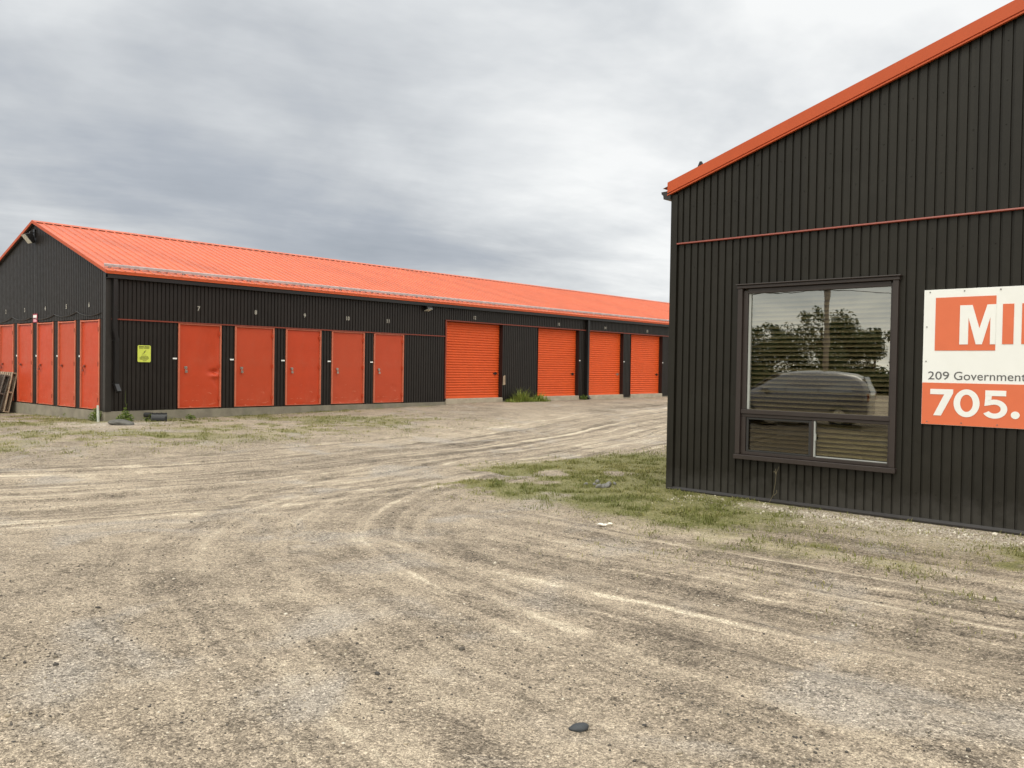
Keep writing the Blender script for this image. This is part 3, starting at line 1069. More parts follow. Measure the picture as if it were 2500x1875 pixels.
# roller doors
for i, (x0, x1) in enumerate(RO):
    wd, H = x1 - x0, RT - RB
    cu = MB()
    n = int(round(H / 0.085))
    p = H / n
    prof = []
    for k in range(n):
        for s, dd in ((0.0, 0.0), (0.10, 0.002), (0.20, 0.022), (0.42, 0.029), (0.66, 0.025), (0.84, 0.007)):
            prof.append((RB + (k + s) * p, 0.165 - dd))
    prof.append((RT, 0.165))
    r = np.random.default_rng(i + 40)
    cols = np.linspace(x0 + 0.01, x1 - 0.01, 9)
    sag = lambda x, z: 0.005 * (fbm(np.array([x * 1.3 + i * 7]), np.array([z * 0.8]), 1.0, 2)[0] - 0.5)
    for (z0, y0), (z1, y1) in zip(prof[:-1], prof[1:]):
        for c0, c1 in zip(cols[:-1], cols[1:]):
            cu.poly([(c0, y0 + sag(c0, z0), z0), (c1, y0 + sag(c1, z0), z0), (c1, y1 + sag(c1, z1), z1), (c0, y1 + sag(c0, z1), z1)])
    cu.box(x0 + 0.012, x1 - 0.012, 0.135, 0.168, RB - 0.010, RB + 0.045)
    cu.box(x0 + 0.0, x1 - 0.0, 0.170, 0.19, RB - 0.01, RT)
    rd = cu.build('roller_door', M_ROLL, A, fix=False)
    la = MB()
    la.box(x1 - 0.30, x1 - 0.10, 0.120, 0.143, 1.335, 1.375)
    la.box(x1 - 0.23, x1 - 0.19, 0.105, 0.140, 1.30, 1.41)
    la.build('latch', M_BLACK if i != 2 else M_STEEL, rd, bevel=0.003)
    fr = MB()
    for xa, xb in ((x0 - 0.004, x0 + 0.0), (x1, x1 + 0.006)):
        fr.box(xa, xb, -0.019, 0.19, RB - 0.06, RT)
    fr.box(x0, x1, -0.019, 0.19, RT - 0.001, RT + 0.012)
    fr.build('door_frame', M_BLACK, A)
    if i < 4:
        put_text('number', str(12 + i), 0.115, [12.274, 16.896, 19.972, 23.151][i], -0.012, 3.18, M_NUM, A, center=True, offset=0.03)
    if i in (1, 2, 3):
        stk = MB().box(0, 0.075, -0.008, -0.002, -0.02, 0.02).build('sticker', M_WHITE, A)
        stk.location = (x1 + 0.03, -0.004, 1.885)
# torn corner of siding by the tall door
tp = MB()
tp.hexa([(13.73, -0.03, 0.95), (13.86, -0.03, 0.97), (13.86, -0.02, 0.97), (13.73, -0.02, 0.95), (13.74, -0.05, 1.26), (13.83, -0.05, 1.30), (13.83, -0.02, 1.30), (13.74, -0.02, 1.26)])
o = tp.build('patch', M_WOOD, A)
o['label'] = 'pale torn patch low on the siding beside the tall roller door'

# downspouts
ds = MB()
ds.box(0.115, 0.205, -0.125, -0.04, 2.30, ez - 0.16)
ds.hexa([(0.155, -0.125, 2.10), (0.245, -0.125, 2.10), (0.245, -0.04, 2.10), (0.155, -0.04, 2.10), (0.115, -0.125, 2.30), (0.205, -0.125, 2.30), (0.205, -0.04, 2.30), (0.115, -0.04, 2.30)])
ds.box(0.155, 0.245, -0.125, -0.04, 1.02, 2.10)
ds.hexa([(0.165, -0.24, 0.90), (0.255, -0.24, 0.90), (0.255, -0.16, 0.86), (0.165, -0.16, 0.86), (0.155, -0.125, 1.06), (0.245, -0.125, 1.06), (0.245, -0.04, 1.02), (0.155, -0.04, 1.02)])
for zz in (2.05, 1.05, 2.75):
    ds.box(0.13, 0.27, -0.05, -0.02, zz, zz + 0.03)
ds.build('downspout', M_BLACK, A)
ds = MB()
ds.box(18.62, 18.73, -0.135, -0.03, 0.46, ez - 0.16)
ds.hexa([(18.62, -0.25, 0.40), (18.73, -0.25, 0.40), (18.73, -0.17, 0.36), (18.62, -0.17, 0.36), (18.62, -0.135, 0.52), (18.73, -0.135, 0.52), (18.73, -0.03, 0.46), (18.62, -0.03, 0.46)])
ds.build('downspout', M_BLACK, A)


def A_world(u, v, z=0.0):
    x, y = to_world(u, v, A_POS, A_YAW)
    return (x, y, z)


# floodlights on the storage building
def floodlight(label, loc, rz, s, tilt=0.0):
    f = thing('floodlight', label, 'floodlight', loc, rz, 'floodlights on the storage building')
    b1 = MB()
    b1.box(-0.06 * s, 0.06 * s, -0.03 * s, 0.0, -0.02 * s, 0.20 * s)
    b1.tube([(0, -0.02 * s, 0.10 * s), (0, -0.12 * s, 0.12 * s), (0, -0.16 * s, 0.05 * s)], 0.018 * s, 8)
    b1.build('bracket', M_BLACK, f, bevel=0.004)
    h = MB()
    h.hexa([(-0.15 * s, -0.10 * s, -0.20 * s), (0.15 * s, -0.10 * s, -0.20 * s), (0.13 * s, -0.02 * s, -0.16 * s), (-0.13 * s, -0.02 * s, -0.16 * s),
            (-0.15 * s, -0.30 * s, 0.04 * s), (0.15 * s, -0.30 * s, 0.04 * s), (0.13 * s, -0.10 * s, 0.09 * s), (-0.13 * s, -0.10 * s, 0.09 * s)])
    T_ = Matrix.Translation((0, -0.1 * s, 0.04 * s)) @ Matrix.Rotation(tilt, 4, 'X') @ Matrix.Translation((0, 0.1 * s, -0.04 * s))
    h.build('housing', M_BLACK, f, bevel=0.012 * s, xf=T_)
    l_ = MB()
    l_.hexa([(-0.125 * s, -0.128 * s, -0.195 * s), (0.125 * s, -0.128 * s, -0.195 * s), (0.125 * s, -0.112 * s, -0.18 * s), (-0.125 * s, -0.112 * s, -0.18 * s),
             (-0.125 * s, -0.308 * s, 0.020 * s), (0.125 * s, -0.308 * s, 0.020 * s), (0.125 * s, -0.286 * s, 0.025 * s), (-0.125 * s, -0.286 * s, 0.025 * s)])
    l_.build('lens', M_LENS, f, bevel=0.004 * s, xf=T_)
    return f


floodlight('large black floodlight with pale lens under the peak of the gable', A_world(-0.01, 4.22, 4.80), A_YAW - math.pi / 2, 0.95)
floodlight('small floodlight with pale lens on the long wall under the gutter', A_world(10.02, -0.02, 3.45), A_YAW, 0.75, 0.55)

# sagging cable along the gable over the doors
cb = MB()
pts = []
hooks = [(0.25, 2.70), (1.55, 2.76), (2.9, 2.73), (4.4, 2.70), (5.75, 2.74), (7.2, 2.66), (8.4, 2.70)]
for (a, za), (bb_, zb2) in zip(hooks[:-1], hooks[1:]):
    for tt in np.linspace(0, 1, 8, endpoint=False):
        pts.append(A_world(-0.022, a + (bb_ - a) * tt, za + (zb2 - za) * tt - 0.32 * tt * (1 - tt)))
cb.tube(pts, 0.011, 6)
tag(cb.build('cable', M_BLACK), 'thin black cable sagging across the gable wall above its doors', 'cable')

# yellow sign and red sign on the storage building
ys = thing('warning_sign', 'small yellow warning sign on the dark wall beside the downspout', 'sign', A_world(0.729, -0.006, 1.573), A_YAW)
wS, hS = 0.318, 0.397
MB().prism([(0.02, 0), (wS - 0.02, 0), (wS, 0.02), (wS, hS - 0.02), (wS - 0.02, hS), (0.02, hS), (0, hS - 0.02), (0, 0.02)], -0.014, -0.008, 'y').build('plate', M_YEL, ys)
pr = MB()
for z0, z1, xa, xb in ((0.352, 0.377, 0.03, 0.15), (0.352, 0.377, 0.165, 0.285), (0.322, 0.340, 0.035, 0.13), (0.322, 0.340, 0.145, 0.28),
                       (0.125, 0.137, 0.08, 0.25), (0.105, 0.116, 0.05, 0.19), (0.105, 0.116, 0.205, 0.265), (0.082, 0.094, 0.05, 0.12), (0.082, 0.094, 0.13, 0.27), (0.060, 0.070, 0.055, 0.25), (0.028, 0.038, 0.12, 0.22)):
    pr.box(xa, xb, -0.0175, -0.0145, z0, z1)
pr.prism([(0.105, 0.185), (0.14, 0.20), (0.165, 0.215), (0.185, 0.245), (0.205, 0.29), (0.175, 0.268), (0.15, 0.245), (0.145, 0.22)], -0.0175, -0.0145, 'y')
pr.box(0.10, 0.21, -0.0175, -0.0145, 0.165, 0.172)
pr.build('print', M_OLIVE, ys)
rs = thing('notice_sign', 'small red and white notice sign on the gable between two door heads', 'sign', A_world(-0.006, 4.30, 2.56), A_YAW - math.pi / 2)
MB().box(0, 0.29, -0.012, -0.006, 0, 0.225).build('plate', M_RED, rs, bevel=0.002)
MB().box(0.03, 0.26, -0.0155, -0.0125, 0.125, 0.195).build('print', M_WHITE, rs)
MB().box(0.045, 0.245, -0.0155, -0.0125, 0.02, 0.11).build('print', M_PINK, rs)


# pallets and board leaning on the gable
def pallet(label, y0, lean_out, gap, mat, height=1.1, width=1.05, group='pallets leaning on the gable'):
    """boards upright, stringers level; bottom stands lean_out from the wall, top rests gap from it"""
    t_ = thing('pallet', label, 'pallet', A_world(-gap - lean_out, y0, 0.0), A_YAW - math.pi / 2, group)
    x, y = A_world(-gap - lean_out, y0)[:2]
    t_.location.z = float(ground_height(x, y)) + 0.02
    # local: x along -v (towards the long wall), y from outside to the wall (+y = into wall), z up
    ang = math.atan2(lean_out, height)
    R = Matrix.Rotation(-ang, 4, 'X')
    d1, d2, st = MB(), MB(), MB()
    for k in range(7):
        xx = -width + k * (width - 0.1) / 6
        d1.box(xx, xx + 0.1, -0.075, -0.057, 0, height)
        if True:
            d2.box(xx, xx + 0.1, 0.037, 0.055, 0, height)
    d1.build('deck_boards', mat, t_, xf=R, bevel=0.003)
    d2.build('deck_boards', mat, t_, xf=R, bevel=0.003)
    for zz in (0.0, height / 2 - 0.02, height - 0.04):
        MB().box(-width + 0.006, -0.006, -0.055, 0.035, zz + 0.003, zz + 0.037).build('stringer', mat, t_, xf=R)
    return t_


# (x axis of a gable-mounted thing runs towards the long wall, so boards fill -width..0 back along the gable)
pallet('pale weathered pallet leaning on the gable wall nearest the bare doors', 5.44, 0.22, 0.03, M_WOOD)
pallet('dark weathered pallet leaning on the pale pallet', 5.50, 0.27, 0.19, M_WOODD, height=1.04)
bt = thing('plywood_board', 'tan plywood board leaning in front of the pallets at the gable', 'board', A_world(-0.76, 5.58, 0), A_YAW - math.pi / 2)
bt.location.z = float(ground_height(*A_world(-0.76, 5.58)[:2])) + 0.02
MB().box(-1.15, 0.0, -0.012, 0.012, 0, 1.18).build('sheet', M_PLY, bt, xf=Matrix.Rotation(-math.atan2(0.34, 1.15), 4, 'X'), bevel=0.003)
MB().box(-1.0, -0.12, -0.05, -0.014, 0.45, 0.53).build('batten', M_WOOD, bt, xf=Matrix.Rotation(-math.atan2(0.34, 1.15), 4, 'X'), bevel=0.003)

# ------------------------------------------------------------------ office building
B = thing('office_building', 'dark ribbed steel office with orange roof edge and one large window', 'building', (B_POS[0], B_POS[1], 0), B_YAW)
BS = 0.309
zB = lambda s: 3.965 + BS * min(s, B_WID - s)
BAND = 3.277
wx0, wx1, wz0, wz1 = 1.005, 2.960, 0.486, 2.663
wl = MB()
scr = ((0.22, 1), (1.25, 2), (2.95, 2))
corr(wl, (0, 0), ax, ox, wx0, 0.0, BAND - 0.005, screws=((0.30, 2), (1.3, 3), (2.95, 3)))
corr(wl, (wx0, 0), ax, ox, wx1 - wx0, 0.0, wz0, phase=-(wx0 % 0.1016), screws=((0.25, 2),))
corr(wl, (wx0, 0), ax, ox, wx1 - wx0, wz1, BAND - 0.005, phase=-(wx0 % 0.1016), screws=((2.95, 3),))
corr(wl, (wx1, 0), ax, ox, B_WID - wx1, 0.0, BAND - 0.005, phase=-(wx1 % 0.1016), screws=((0.30, 2), (1.3, 3), (2.95, 3)))
corr(wl, (0, -0.004), ax, ox, B_WID / 2, BAND + 0.005, zB, phase=-0.03, screws=((3.75, 3), (4.15, 3), (4.6, 3), (5.0, 3)))
corr(wl, (B_WID / 2, -0.004), ax, ox, B_WID / 2, BAND + 0.005, lambda s: zB(s + B_WID / 2), phase=-0.01)
corr(wl, (0, 0.0), (0, 1), (-1, 0), B_LEN, 0.0, 3.93)
# lining, other sides
wl.box(0.02, wx0, 0.04, 0.14, 0, 3.9)
wl.box(wx1, B_WID, 0.04, 0.14, 0, 3.9)
wl.box(wx0, wx1, 0.04, 0.14, 0, wz0)
wl.box(wx0, wx1, 0.04, 0.14, wz1, 3.9)
wl.box(0.02, 0.1, 0.14, B_LEN, 0, 3.9)
wl.box(B_WID - 0.1, B_WID, 0.14, B_LEN, 0, 3.9)
wl.box(0.1, B_WID - 0.1, B_LEN - 0.1, B_LEN, 0, 3.9)
wl.prism([(0.04, 3.9), (B_WID - 0.04, 3.9), (B_WID / 2, zB(B_WID / 2) - 0.05)], 0.05, B_LEN, 'y')
wl.build('wall', M_SIDING2, B, fix=False)
rm = MB()
rm.poly([(0.1, 2.9, 0.03), (6, 2.9, 0.03), (6, 2.9, 2.9), (0.1, 2.9, 2.9)])
rm.poly([(0.1, 0.14, 0.03), (6, 0.14, 0.03), (6, 2.9, 0.03), (0.1, 2.9, 0.03)])
rm.poly([(0.1, 0.14, 2.9), (6, 0.14, 2.9), (6, 2.9, 2.9), (0.1, 2.9, 2.9)])
rm.build('room', M_ROOM, B, fix=False)
ct = MB()
ct.prism([(-0.024, -0.024), (0.075, -0.024), (0.075, -0.018), (-0.018, -0.018), (-0.018, 0.09), (-0.024, 0.09)], -0.01, 3.93, 'z')
ct.build('corner_trim', M_SIDING2, B)
bt_ = MB()
bt_.prism([(-0.004, 0.03), (-0.034, 0.004), (-0.034, -0.012), (-0.028, -0.012), (-0.004, 0.0)], 0.0, B_WID, 'x')
bt_.build('base_trim', M_TRIM, B)
fdb = MB().box(0.01, B_WID, 0.004, 0.3, -0.35, -0.004).build('foundation', M_CONC, B)
MB().prism([(-0.006, BAND - 0.016), (-0.034, BAND - 0.014), (-0.036, BAND - 0.008), (-0.030, BAND + 0.006), (-0.006, BAND + 0.010)], 0.078, B_WID, 'x').build('trim_strip', M_BAND, B)
# roof
rb_ = MB()
st = []
roofs = MB()
ZRB = 4.085 + BS * B_WID / 2


def roof_b(mb, sign):
    k = 0
    pitch, h = 0.2286, 0.024
    s_list = []
    while k * pitch < B_LEN + 0.15:
        for s, d in RP:
            s_list.append((k * pitch + s * pitch / 0.1016, d * h))
        k += 1
    xe, xr = (-0.16, B_WID / 2) if sign > 0 else (B_WID + 0.16, B_WID / 2)
    ze = ZRB - BS * (B_WID / 2 + 0.16)
    for (s0, d0), (s1, d1) in zip(s_list[:-1], s_list[1:]):
        mb.poly([(xe, -0.03 + s0, ze + d0), (xe, -0.03 + s1, ze + d1), (xr, -0.03 + s1, ZRB + d1), (xr, -0.03 + s0, ZRB + d0)])


roof_b(roofs, 1)
roof_b(roofs, -1)
roofs.build('roof', M_ROOF, B, fix=False)
# rake trim: broad orange face with a fine rolled lip below
for sgn in (1, -1):
    tr_ = MB()
    X0, X1 = (-0.065, B_WID / 2) if sgn > 0 else (B_WID + 0.065, B_WID / 2)
    zl = lambda x: 3.945 + BS * (min(x, B_WID - x))
    for (y0, y1, za, zb2) in ((-0.062, -0.034, 0.034, 0.170), (-0.050, -0.034, 0.016, 0.033), (-0.066, -0.030, 0.0, 0.015), (-0.060, 0.10, 0.1705, 0.178)):
        tr_.hexa([(X0, y0, zl(X0) + za), (X1, y0, zl(X1) + za), (X1, y1, zl(X1) + za), (X0, y1, zl(X0) + za), (X0, y0, zl(X0) + zb2), (X1, y0, zl(X1) + zb2), (X1, y1, zl(X1) + zb2), (X0, y1, zl(X0) + zb2)])
    tr_.build('rake_trim', M_RAKE, B)
g2 = MB()
g2.prism([(-0.165, 3.985), (-0.160, 3.955), (-0.135, 3.935), (-0.128, 3.885), (-0.02, 3.875), (-0.02, 3.99), (-0.026, 3.99), (-0.03, 3.885), (-0.120, 3.892), (-0.128, 3.94), (-0.152, 3.96), (-0.157, 3.985)], -0.055, B_LEN, 'y')
g2.poly([(-0.165, -0.054, 3.985), (-0.160, -0.054, 3.955), (-0.135, -0.054, 3.935), (-0.128, -0.054, 3.885), (-0.02, -0.054, 3.875), (-0.02, -0.054, 3.99)])
g2.build('gutter', M_TRIM, B, fix=False)
br = MB()
zb0 = 4.06 + BS * 0.42
br.hexa([(0.30, 0.0, zb0 - 0.04), (0.48, 0.0, zb0 + 0.015), (0.48, 0.02, zb0 + 0.015), (0.30, 0.02, zb0 - 0.04), (0.385, 0.0, zb0 + 0.135), (0.41, 0.0, zb0 + 0.135), (0.41, 0.02, zb0 + 0.135), (0.385, 0.02, zb0 + 0.135)])
br.box(0.40, 0.50, 0.0, 0.25, zb0 - 0.02, zb0 + 0.065)
br.build('roof_bracket', M_BLACK, B)

# window: casing, frames, panes
W = MB()
W.box(wx0, wx0 + 0.062, -0.045, 0.05, wz0 + 0.060, wz1 - 0.040)
W.box(wx1 - 0.062, wx1, -0.045, 0.05, wz0 + 0.060, wz1 - 0.040)
W.box(wx0 - 0.012, wx1 + 0.012, -0.060, 0.05, wz0, wz0 + 0.058)
W.box(wx0 - 0.012, wx1 + 0.012, -0.055, 0.05, wz1 - 0.038, wz1)
W.box(wx0 - 0.02, wx1 + 0.03, -0.075, -0.0, wz1 + 0.002, wz1 + 0.018)
win = W.build('window', M_WFRAME, B, bevel=0.006)
fr = MB()
ix0, ix1 = wx0 + 0.064, wx1 - 0.064
for xa, xb in ((ix0, ix0 + 0.062), (ix1 - 0.026, ix1)):
    fr.box(xa, xb, -0.012, 0.045, 1.115, 2.600)
fr.box(ix0 + 0.063, ix1 - 0.027, -0.012, 0.045, 2.562, 2.620)
fr.box(ix0, ix1, -0.030, 0.045, 1.060, 1.114)
fr.box(ix0, ix1, -0.012, 0.045, 1.020, 1.058)
fr.box(ix0, ix0 + 0.062, -0.012, 0.045, 0.548, 1.018)
fr.box(ix1 - 0.026, ix1, -0.012, 0.045, 0.548, 1.018)
fr.box(ix0 + 0.063, ix1 - 0.027, -0.012, 0.045, 0.548, 0.585)
fr.box(1.985, 2.012, -0.006, 0.045, 0.587, 1.018)
fr.build('frame', M_WFRAME, win, bevel=0.004)
MB().box(1.135, 1.166, 0.004, 0.02, 1.117, 2.560).build('glazing_bead', M_WLIGHT, win, bevel=0.002)
bead = MB()
bead.box(2.014, 2.034, -0.004, 0.02, 0.590, 1.016)
bead.box(2.036, 2.865, 0.004, 0.016, 0.586, 0.600)
bead.box(2.020, 2.046, -0.014, 0.004, 0.78, 0.86)
bead.build('glazing_bead', M_WLIGHT, win, bevel=0.002)
MB().box(1.167, 2.868, 0.022, 0.024, 1.116, 2.561).build('pane', M_GLASS, win)
MB().box(2.036, 2.868, 0.022, 0.024, 0.602, 1.018).build('pane', M_GLASS3, win)
MB().box(1.135, 1.984, 0.026, 0.028, 0.586, 1.018).build('pane', M_GLASS2, win)
sc_ = MB()
sc_.box(1.135, 1.165, 0.0, 0.018, 0.587, 1.017)
sc_.box(1.950, 1.984, 0.0, 0.018, 0.587, 1.017)
sc_.box(1.166, 1.949, 0.0, 0.018, 0.990, 1.017)
sc_.box(1.166, 1.949, 0.0, 0.018, 0.587, 0.607)
sc_.build('screen_frame', M_WDARK, win, bevel=0.003)
bl = thing('venetian_blind', 'closed tan venetian blind hanging inside the office window', 'blind', (*to_world(1.94, 0.10, B_POS, B_YAW), 0.45), B_YAW)
sl_ = MB()
k = 0
zz = 0.06
while zz < 2.12:
    tl = 0.66 + 0.10 * math.sin(k * 1.9) * random.random()
    dy, dz = 0.031 * math.cos(tl), 0.031 * math.sin(tl)
    bow = 0.006 * math.sin(k * 0.9)
    N = 6
    for q in range(N):
        xa, xb = -0.93 + 1.86 * q / N, -0.93 + 1.86 * (q + 1) / N
        wa, wb = bow * math.sin(math.pi * q / N), bow * math.sin(math.pi * (q + 1) / N)
        sl_.poly([(xa, -dy, zz - dz + wa), (xb, -dy, zz - dz + wb), (xb, 0, zz + 0.004 + wb), (xa, 0, zz + 0.004 + wa)])
        sl_.poly([(xa, 0, zz + 0.004 + wa), (xb, 0, zz + 0.004 + wb), (xb, dy, zz + dz + wb), (xa, dy, zz + dz + wa)])
    zz += 0.056
    k += 1
sl_.build('slats', M_BLIND, bl, fix=False)
cd = MB()
for xx in (-0.62, 0.0, 0.62):
    cd.tube([(xx, -0.025, 0.04), (xx, -0.025, 2.13)], 0.0018, 5)
cd.build('cord', M_BLIND, bl)
MB().box(-0.94, 0.94, -0.03, 0.03, 2.135, 2.19).build('headrail', M_BLIND, bl, bevel=0.004)

# big sign on the office wall
S = thing('business_sign', 'large white and orange sign with big letters and a phone number on the office wall', 'sign', (*to_world(0, -0.004, B_POS, B_YAW), 0), B_YAW)
s0, s1, st_, sb_, sm_ = 3.225, 5.60, 2.496, 1.053, 1.501
MB().box(s0, s1, -0.020, -0.001, sb_, st_).build('panel', M_SIGNW, S, bevel=0.002)
MB().box(s0 + 0.003, s1 - 0.003, -0.0235, -0.0205, sb_ + 0.003, sm_).build('phone_band', M_SIGNO, S)
ya, yb = -0.0235, -0.0205
bx = MB()
bx.prism([(3.344, 1.845), (3.927, 1.845), (3.927, 1.908), (3.882, 1.908), (3.882, 2.3195), (3.927, 2.3195), (3.927, 2.409), (3.344, 2.409)], ya, yb, 'y')
bx.build('logo_box', M_SIGNO, S)
yc, yd = -0.0268, -0.0238
lm = MB()
mz0, mz1 = 1.909, 2.319
lm.prism([(3.587, mz0), (3.587, mz1), (3.706, mz1), (3.776, 2.075), (3.846, mz1), (3.9268, mz1), (3.9268, mz0), (3.877, mz0), (3.877, 2.190), (3.803, mz0), (3.745, mz0), (3.670, 2.190), (3.670, mz0)], yc, yd, 'y')
lm.build('lettering', M_SIGNW, S)
li = MB()
li.box(3.988, 4.090, ya, yb, mz0, mz1)
li.build('lettering', M_SIGNO, S)
li = MB()
li.prism([(4.161, mz0), (4.161, mz1), (4.245, mz1), (4.395, 2.06), (4.395, mz1), (4.475, mz1), (4.475, mz0), (4.395, mz0), (4.241, 2.175), (4.241, mz0)], ya, yb, 'y')
li.build('lettering', M_SIGNO, S)
put_text('lettering', '209', 0.087, 3.284, -0.0222, 1.535, M_GREY, S, width=0.211, offset=0.004)
put_text('lettering', 'Government', 0.089, 3.542, -0.0222, 1.534, M_GREY, S, width=0.672, offset=0.004)


def ring(cx, cz, rx, rz_, tx, tz, n=40):
    mb = MB()
    for k in range(n):
        a, b2 = 2 * math.pi * k / n, 2 * math.pi * (k + 1) / n
        q = []
        for ang, sx_, sz_ in ((a, rx, rz_), (b2, rx, rz_), (b2, rx - tx, rz_ - tz), (a, rx - tx, rz_ - tz)):
            q.append((cx + sx_ * math.cos(ang), cz + sz_ * math.sin(ang)))
        mb.poly([(p, yc, z) for p, z in q])
    return mb


pz0, pz1 = 1.152, 1.434
ph = MB()
ph.prism([(3.312, 1.434), (3.312, 1.378), (3.452, 1.378), (3.348, 1.152), (3.424, 1.152), (3.540, 1.392), (3.540, 1.434)], yc, yd, 'y')
r0 = ring(3.672, 1.293, 0.125, 0.146, 0.064, 0.056)
for f in r0.f:
    ph.poly([r0.v[i] for i in f])
# the 5: bar, stem and bowl
ph.box(3.848, 4.040, yc, yd, 1.378, 1.434)
ph.prism([(3.850, 1.3772), (3.9085, 1.3772), (3.9055, 1.3405), (3.8790, 1.3318), (3.9070, 1.2853), (3.842, 1.272)], yc, yd, 'y')
n = 22
cxx, czz = 3.936, 1.244
for k in range(n):
    a, b2 = math.radians(118 - 268 * k / n), math.radians(118 - 268 * (k + 1) / n)
    q = [(a, 0.118, 0.098), (b2, 0.118, 0.098), (b2, 0.058, 0.046), (a, 0.058, 0.046)]
    ph.poly([(cxx + p * math.cos(g), yc, czz + z * math.sin(g)) for g, p, z in q])
ph.prism([(4.126 + 0.040 * math.cos(a), 1.190 + 0.038 * math.sin(a)) for a in np.linspace(0, 2 * math.pi, 18, endpoint=False)], yc, yd, 'y')
ph.build('lettering', M_SIGNW, S, fix=False)
def sign_screw(xx, zz, y1):
    MB().prism([(xx + 0.007 * math.cos(a), zz + 0.007 * math.sin(a)) for a in np.arange(6) * math.pi / 3], -0.027, y1, 'y').build('screw', M_STONE2, S)


for xx in np.arange(s0 + 0.06, s1, 0.34):
    sign_screw(xx, st_ - 0.025, -0.0205)
    sign_screw(xx, sb_ + 0.03, -0.0236)
for zz in (1.73, 2.10):
    sign_screw(s0 + 0.035, zz, -0.0205)


# ------------------------------------------------------------------ small things on the lot
def stone_mesh(r, sx_, sy_, sz_, seed, sub=3):
    bm = bmesh.new()
    bmesh.ops.create_icosphere(bm, subdivisions=sub, radius=1)
    q = np.random.default_rng(seed)
    dirs = q.normal(size=(7, 3))
    dirs /= np.linalg.norm(dirs, axis=1)[:, None]
    offs = 0.72 + 0.25 * q.random(7)
    for v in bm.verts:
        p = np.array(v.co)
        for d, o in zip(dirs, offs):
            e = p @ d - o
            if e > 0:
                p = p - d * e * 0.85
        p = p * (1 + 0.05 * math.sin(p[0] * 5 + seed) * math.cos(p[1] * 4 + p[2] * 6))
        v.co = (p[0] * r * sx_, p[1] * r * sy_, p[2] * r * sz_)
    me = bpy.data.meshes.new('stone')
    bm.to_mesh(me)
    bm.free()
    me.shade_smooth()
    return me


def gz_at(x, y):
    return float(ground_height(np.array([x]), np.array([y]))[0])


o = link('stone', stone_mesh(0.050, 1.0, 0.55, 0.42, 3), M_STONE)
o.location = (0.325, 3.80, gz_at(0.325, 3.8) + 0.006)
o.rotation_euler = (0.1, -0.12, 0.35)
tag(o, 'smooth dark stone lying alone on the gravel in the foreground', 'stone')
o = link('flat_rock', stone_mesh(0.24, 1.2, 0.75, 0.36, 8), M_STONE3)
o.location = (-8.60, 18.78, gz_at(-8.6, 18.78) + 0.03)
o.rotation_euler = (0.12, 0.1, 0.3)
tag(o, 'flat grey rock among pebbles near the storage building corner', 'rock')
sm = [stone_mesh(0.05, 1.0, 0.8, 0.6, 20 + k, 2) for k in range(4)]
q = np.random.default_rng(5)
for k in range(10):
    xx, yy = 1.38 + q.normal() * 0.17, 11.72 + q.normal() * 0.13
    o = link('pebble', sm[k % 4], M_STONE2)
    o.location = (xx, yy, gz_at(xx, yy) + 0.018)
    o.rotation_euler = (q.random(), q.random(), q.random() * 6)
    s = 0.55 + 0.75 * q.random()
    o.scale = (s, s, s)
    tag(o, 'small grey stone in the heap on the grass by the office corner', 'stone', 'heap of small grey stones on the grass')

# scraps of paper
pp = MB()
for (cx, cy, rr, seed) in ((0.955, 8.79, 0.040, 1), (1.045, 8.86, 0.020, 2)):
    q = np.random.default_rng(seed)
    n = 9
    ringp = []
    for k in range(n):
        a = 2 * math.pi * k / n
        r = rr * (0.8 + 0.5 * q.random())
        x, y = cx + 1.3 * r * math.cos(a), cy + 0.8 * r * math.sin(a)
        ringp.append((x, y, gz_at(x, y) + 0.012 + 0.02 * q.random()))
    ctr = (cx, cy, gz_at(cx, cy) + 0.035)
    mb = MB()
    for k in range(n):
        a, b2 = ringp[k], ringp[(k + 1) % n]
        mb.hexa([a, b2, ctr, ((a[0] + ctr[0]) / 2, (a[1] + ctr[1]) / 2, ctr[2]), (a[0], a[1], a[2] + .002), (b2[0], b2[1], b2[2] + .002), (ctr[0], ctr[1], ctr[2] + .002), ((a[0] + ctr[0]) / 2, (a[1] + ctr[1]) / 2, ctr[2] + .002)])
    o = mb.build('paper_scrap', M_PAPER)
    tag(o, 'larger crumpled white paper scrap at the edge of the grass' if seed == 1 else 'smaller white paper scrap just right of the larger one', 'litter', 'paper scraps by the grass')

# white stake at the building corner
sx0, sy0 = -9.40, 19.38
sk = MB()
z0 = gz_at(sx0, sy0) - 0.05
sk.tube([(sx0, sy0, z0), (sx0 - 0.006, sy0, z0 + 0.20), (sx0 - 0.012, sy0, z0 + 0.43)], [0.026, 0.030, 0.026], 10)
tag(sk.build('stake', M_PVC, smooth=False), 'short white pipe stake standing at the storage building corner', 'stake')

# black plastic drain fitting by the wall: a bent open channel on two feet
bx_, by_ = -8.27, 20.0
df = thing('drain_fitting', 'black plastic drain fitting lying at the foot of the wall below the yellow sign', 'drain fitting', (bx_, by_, gz_at(bx_, by_)), A_YAW - 0.5)
ch = MB()
prof = []
for a in np.linspace(-10, 190, 14):
    prof.append((0.135 * math.cos(math.radians(a)), 0.03 + 0.16 * math.sin(math.radians(a))))
for a in np.linspace(190, -10, 14):
    prof.append((0.115 * math.cos(math.radians(a)), 0.025 + 0.14 * math.sin(math.radians(a))))
ch.prism([(p, z) for p, z in prof], -0.17, 0.17, 'x')
for xx in (-0.15, -0.05, 0.05, 0.15):
    ch.prism([(p * 1.08, 0.03 + (z - 0.03) * 1.08) for p, z in prof], xx - 0.012, xx + 0.012, 'x')
ch.build('channel', M_BPLASTIC, df)
MB().box(-0.34, -0.175, -0.10, 0.10, 0.10, 0.20).build('spout', M_BPLASTIC, df, bevel=0.03)
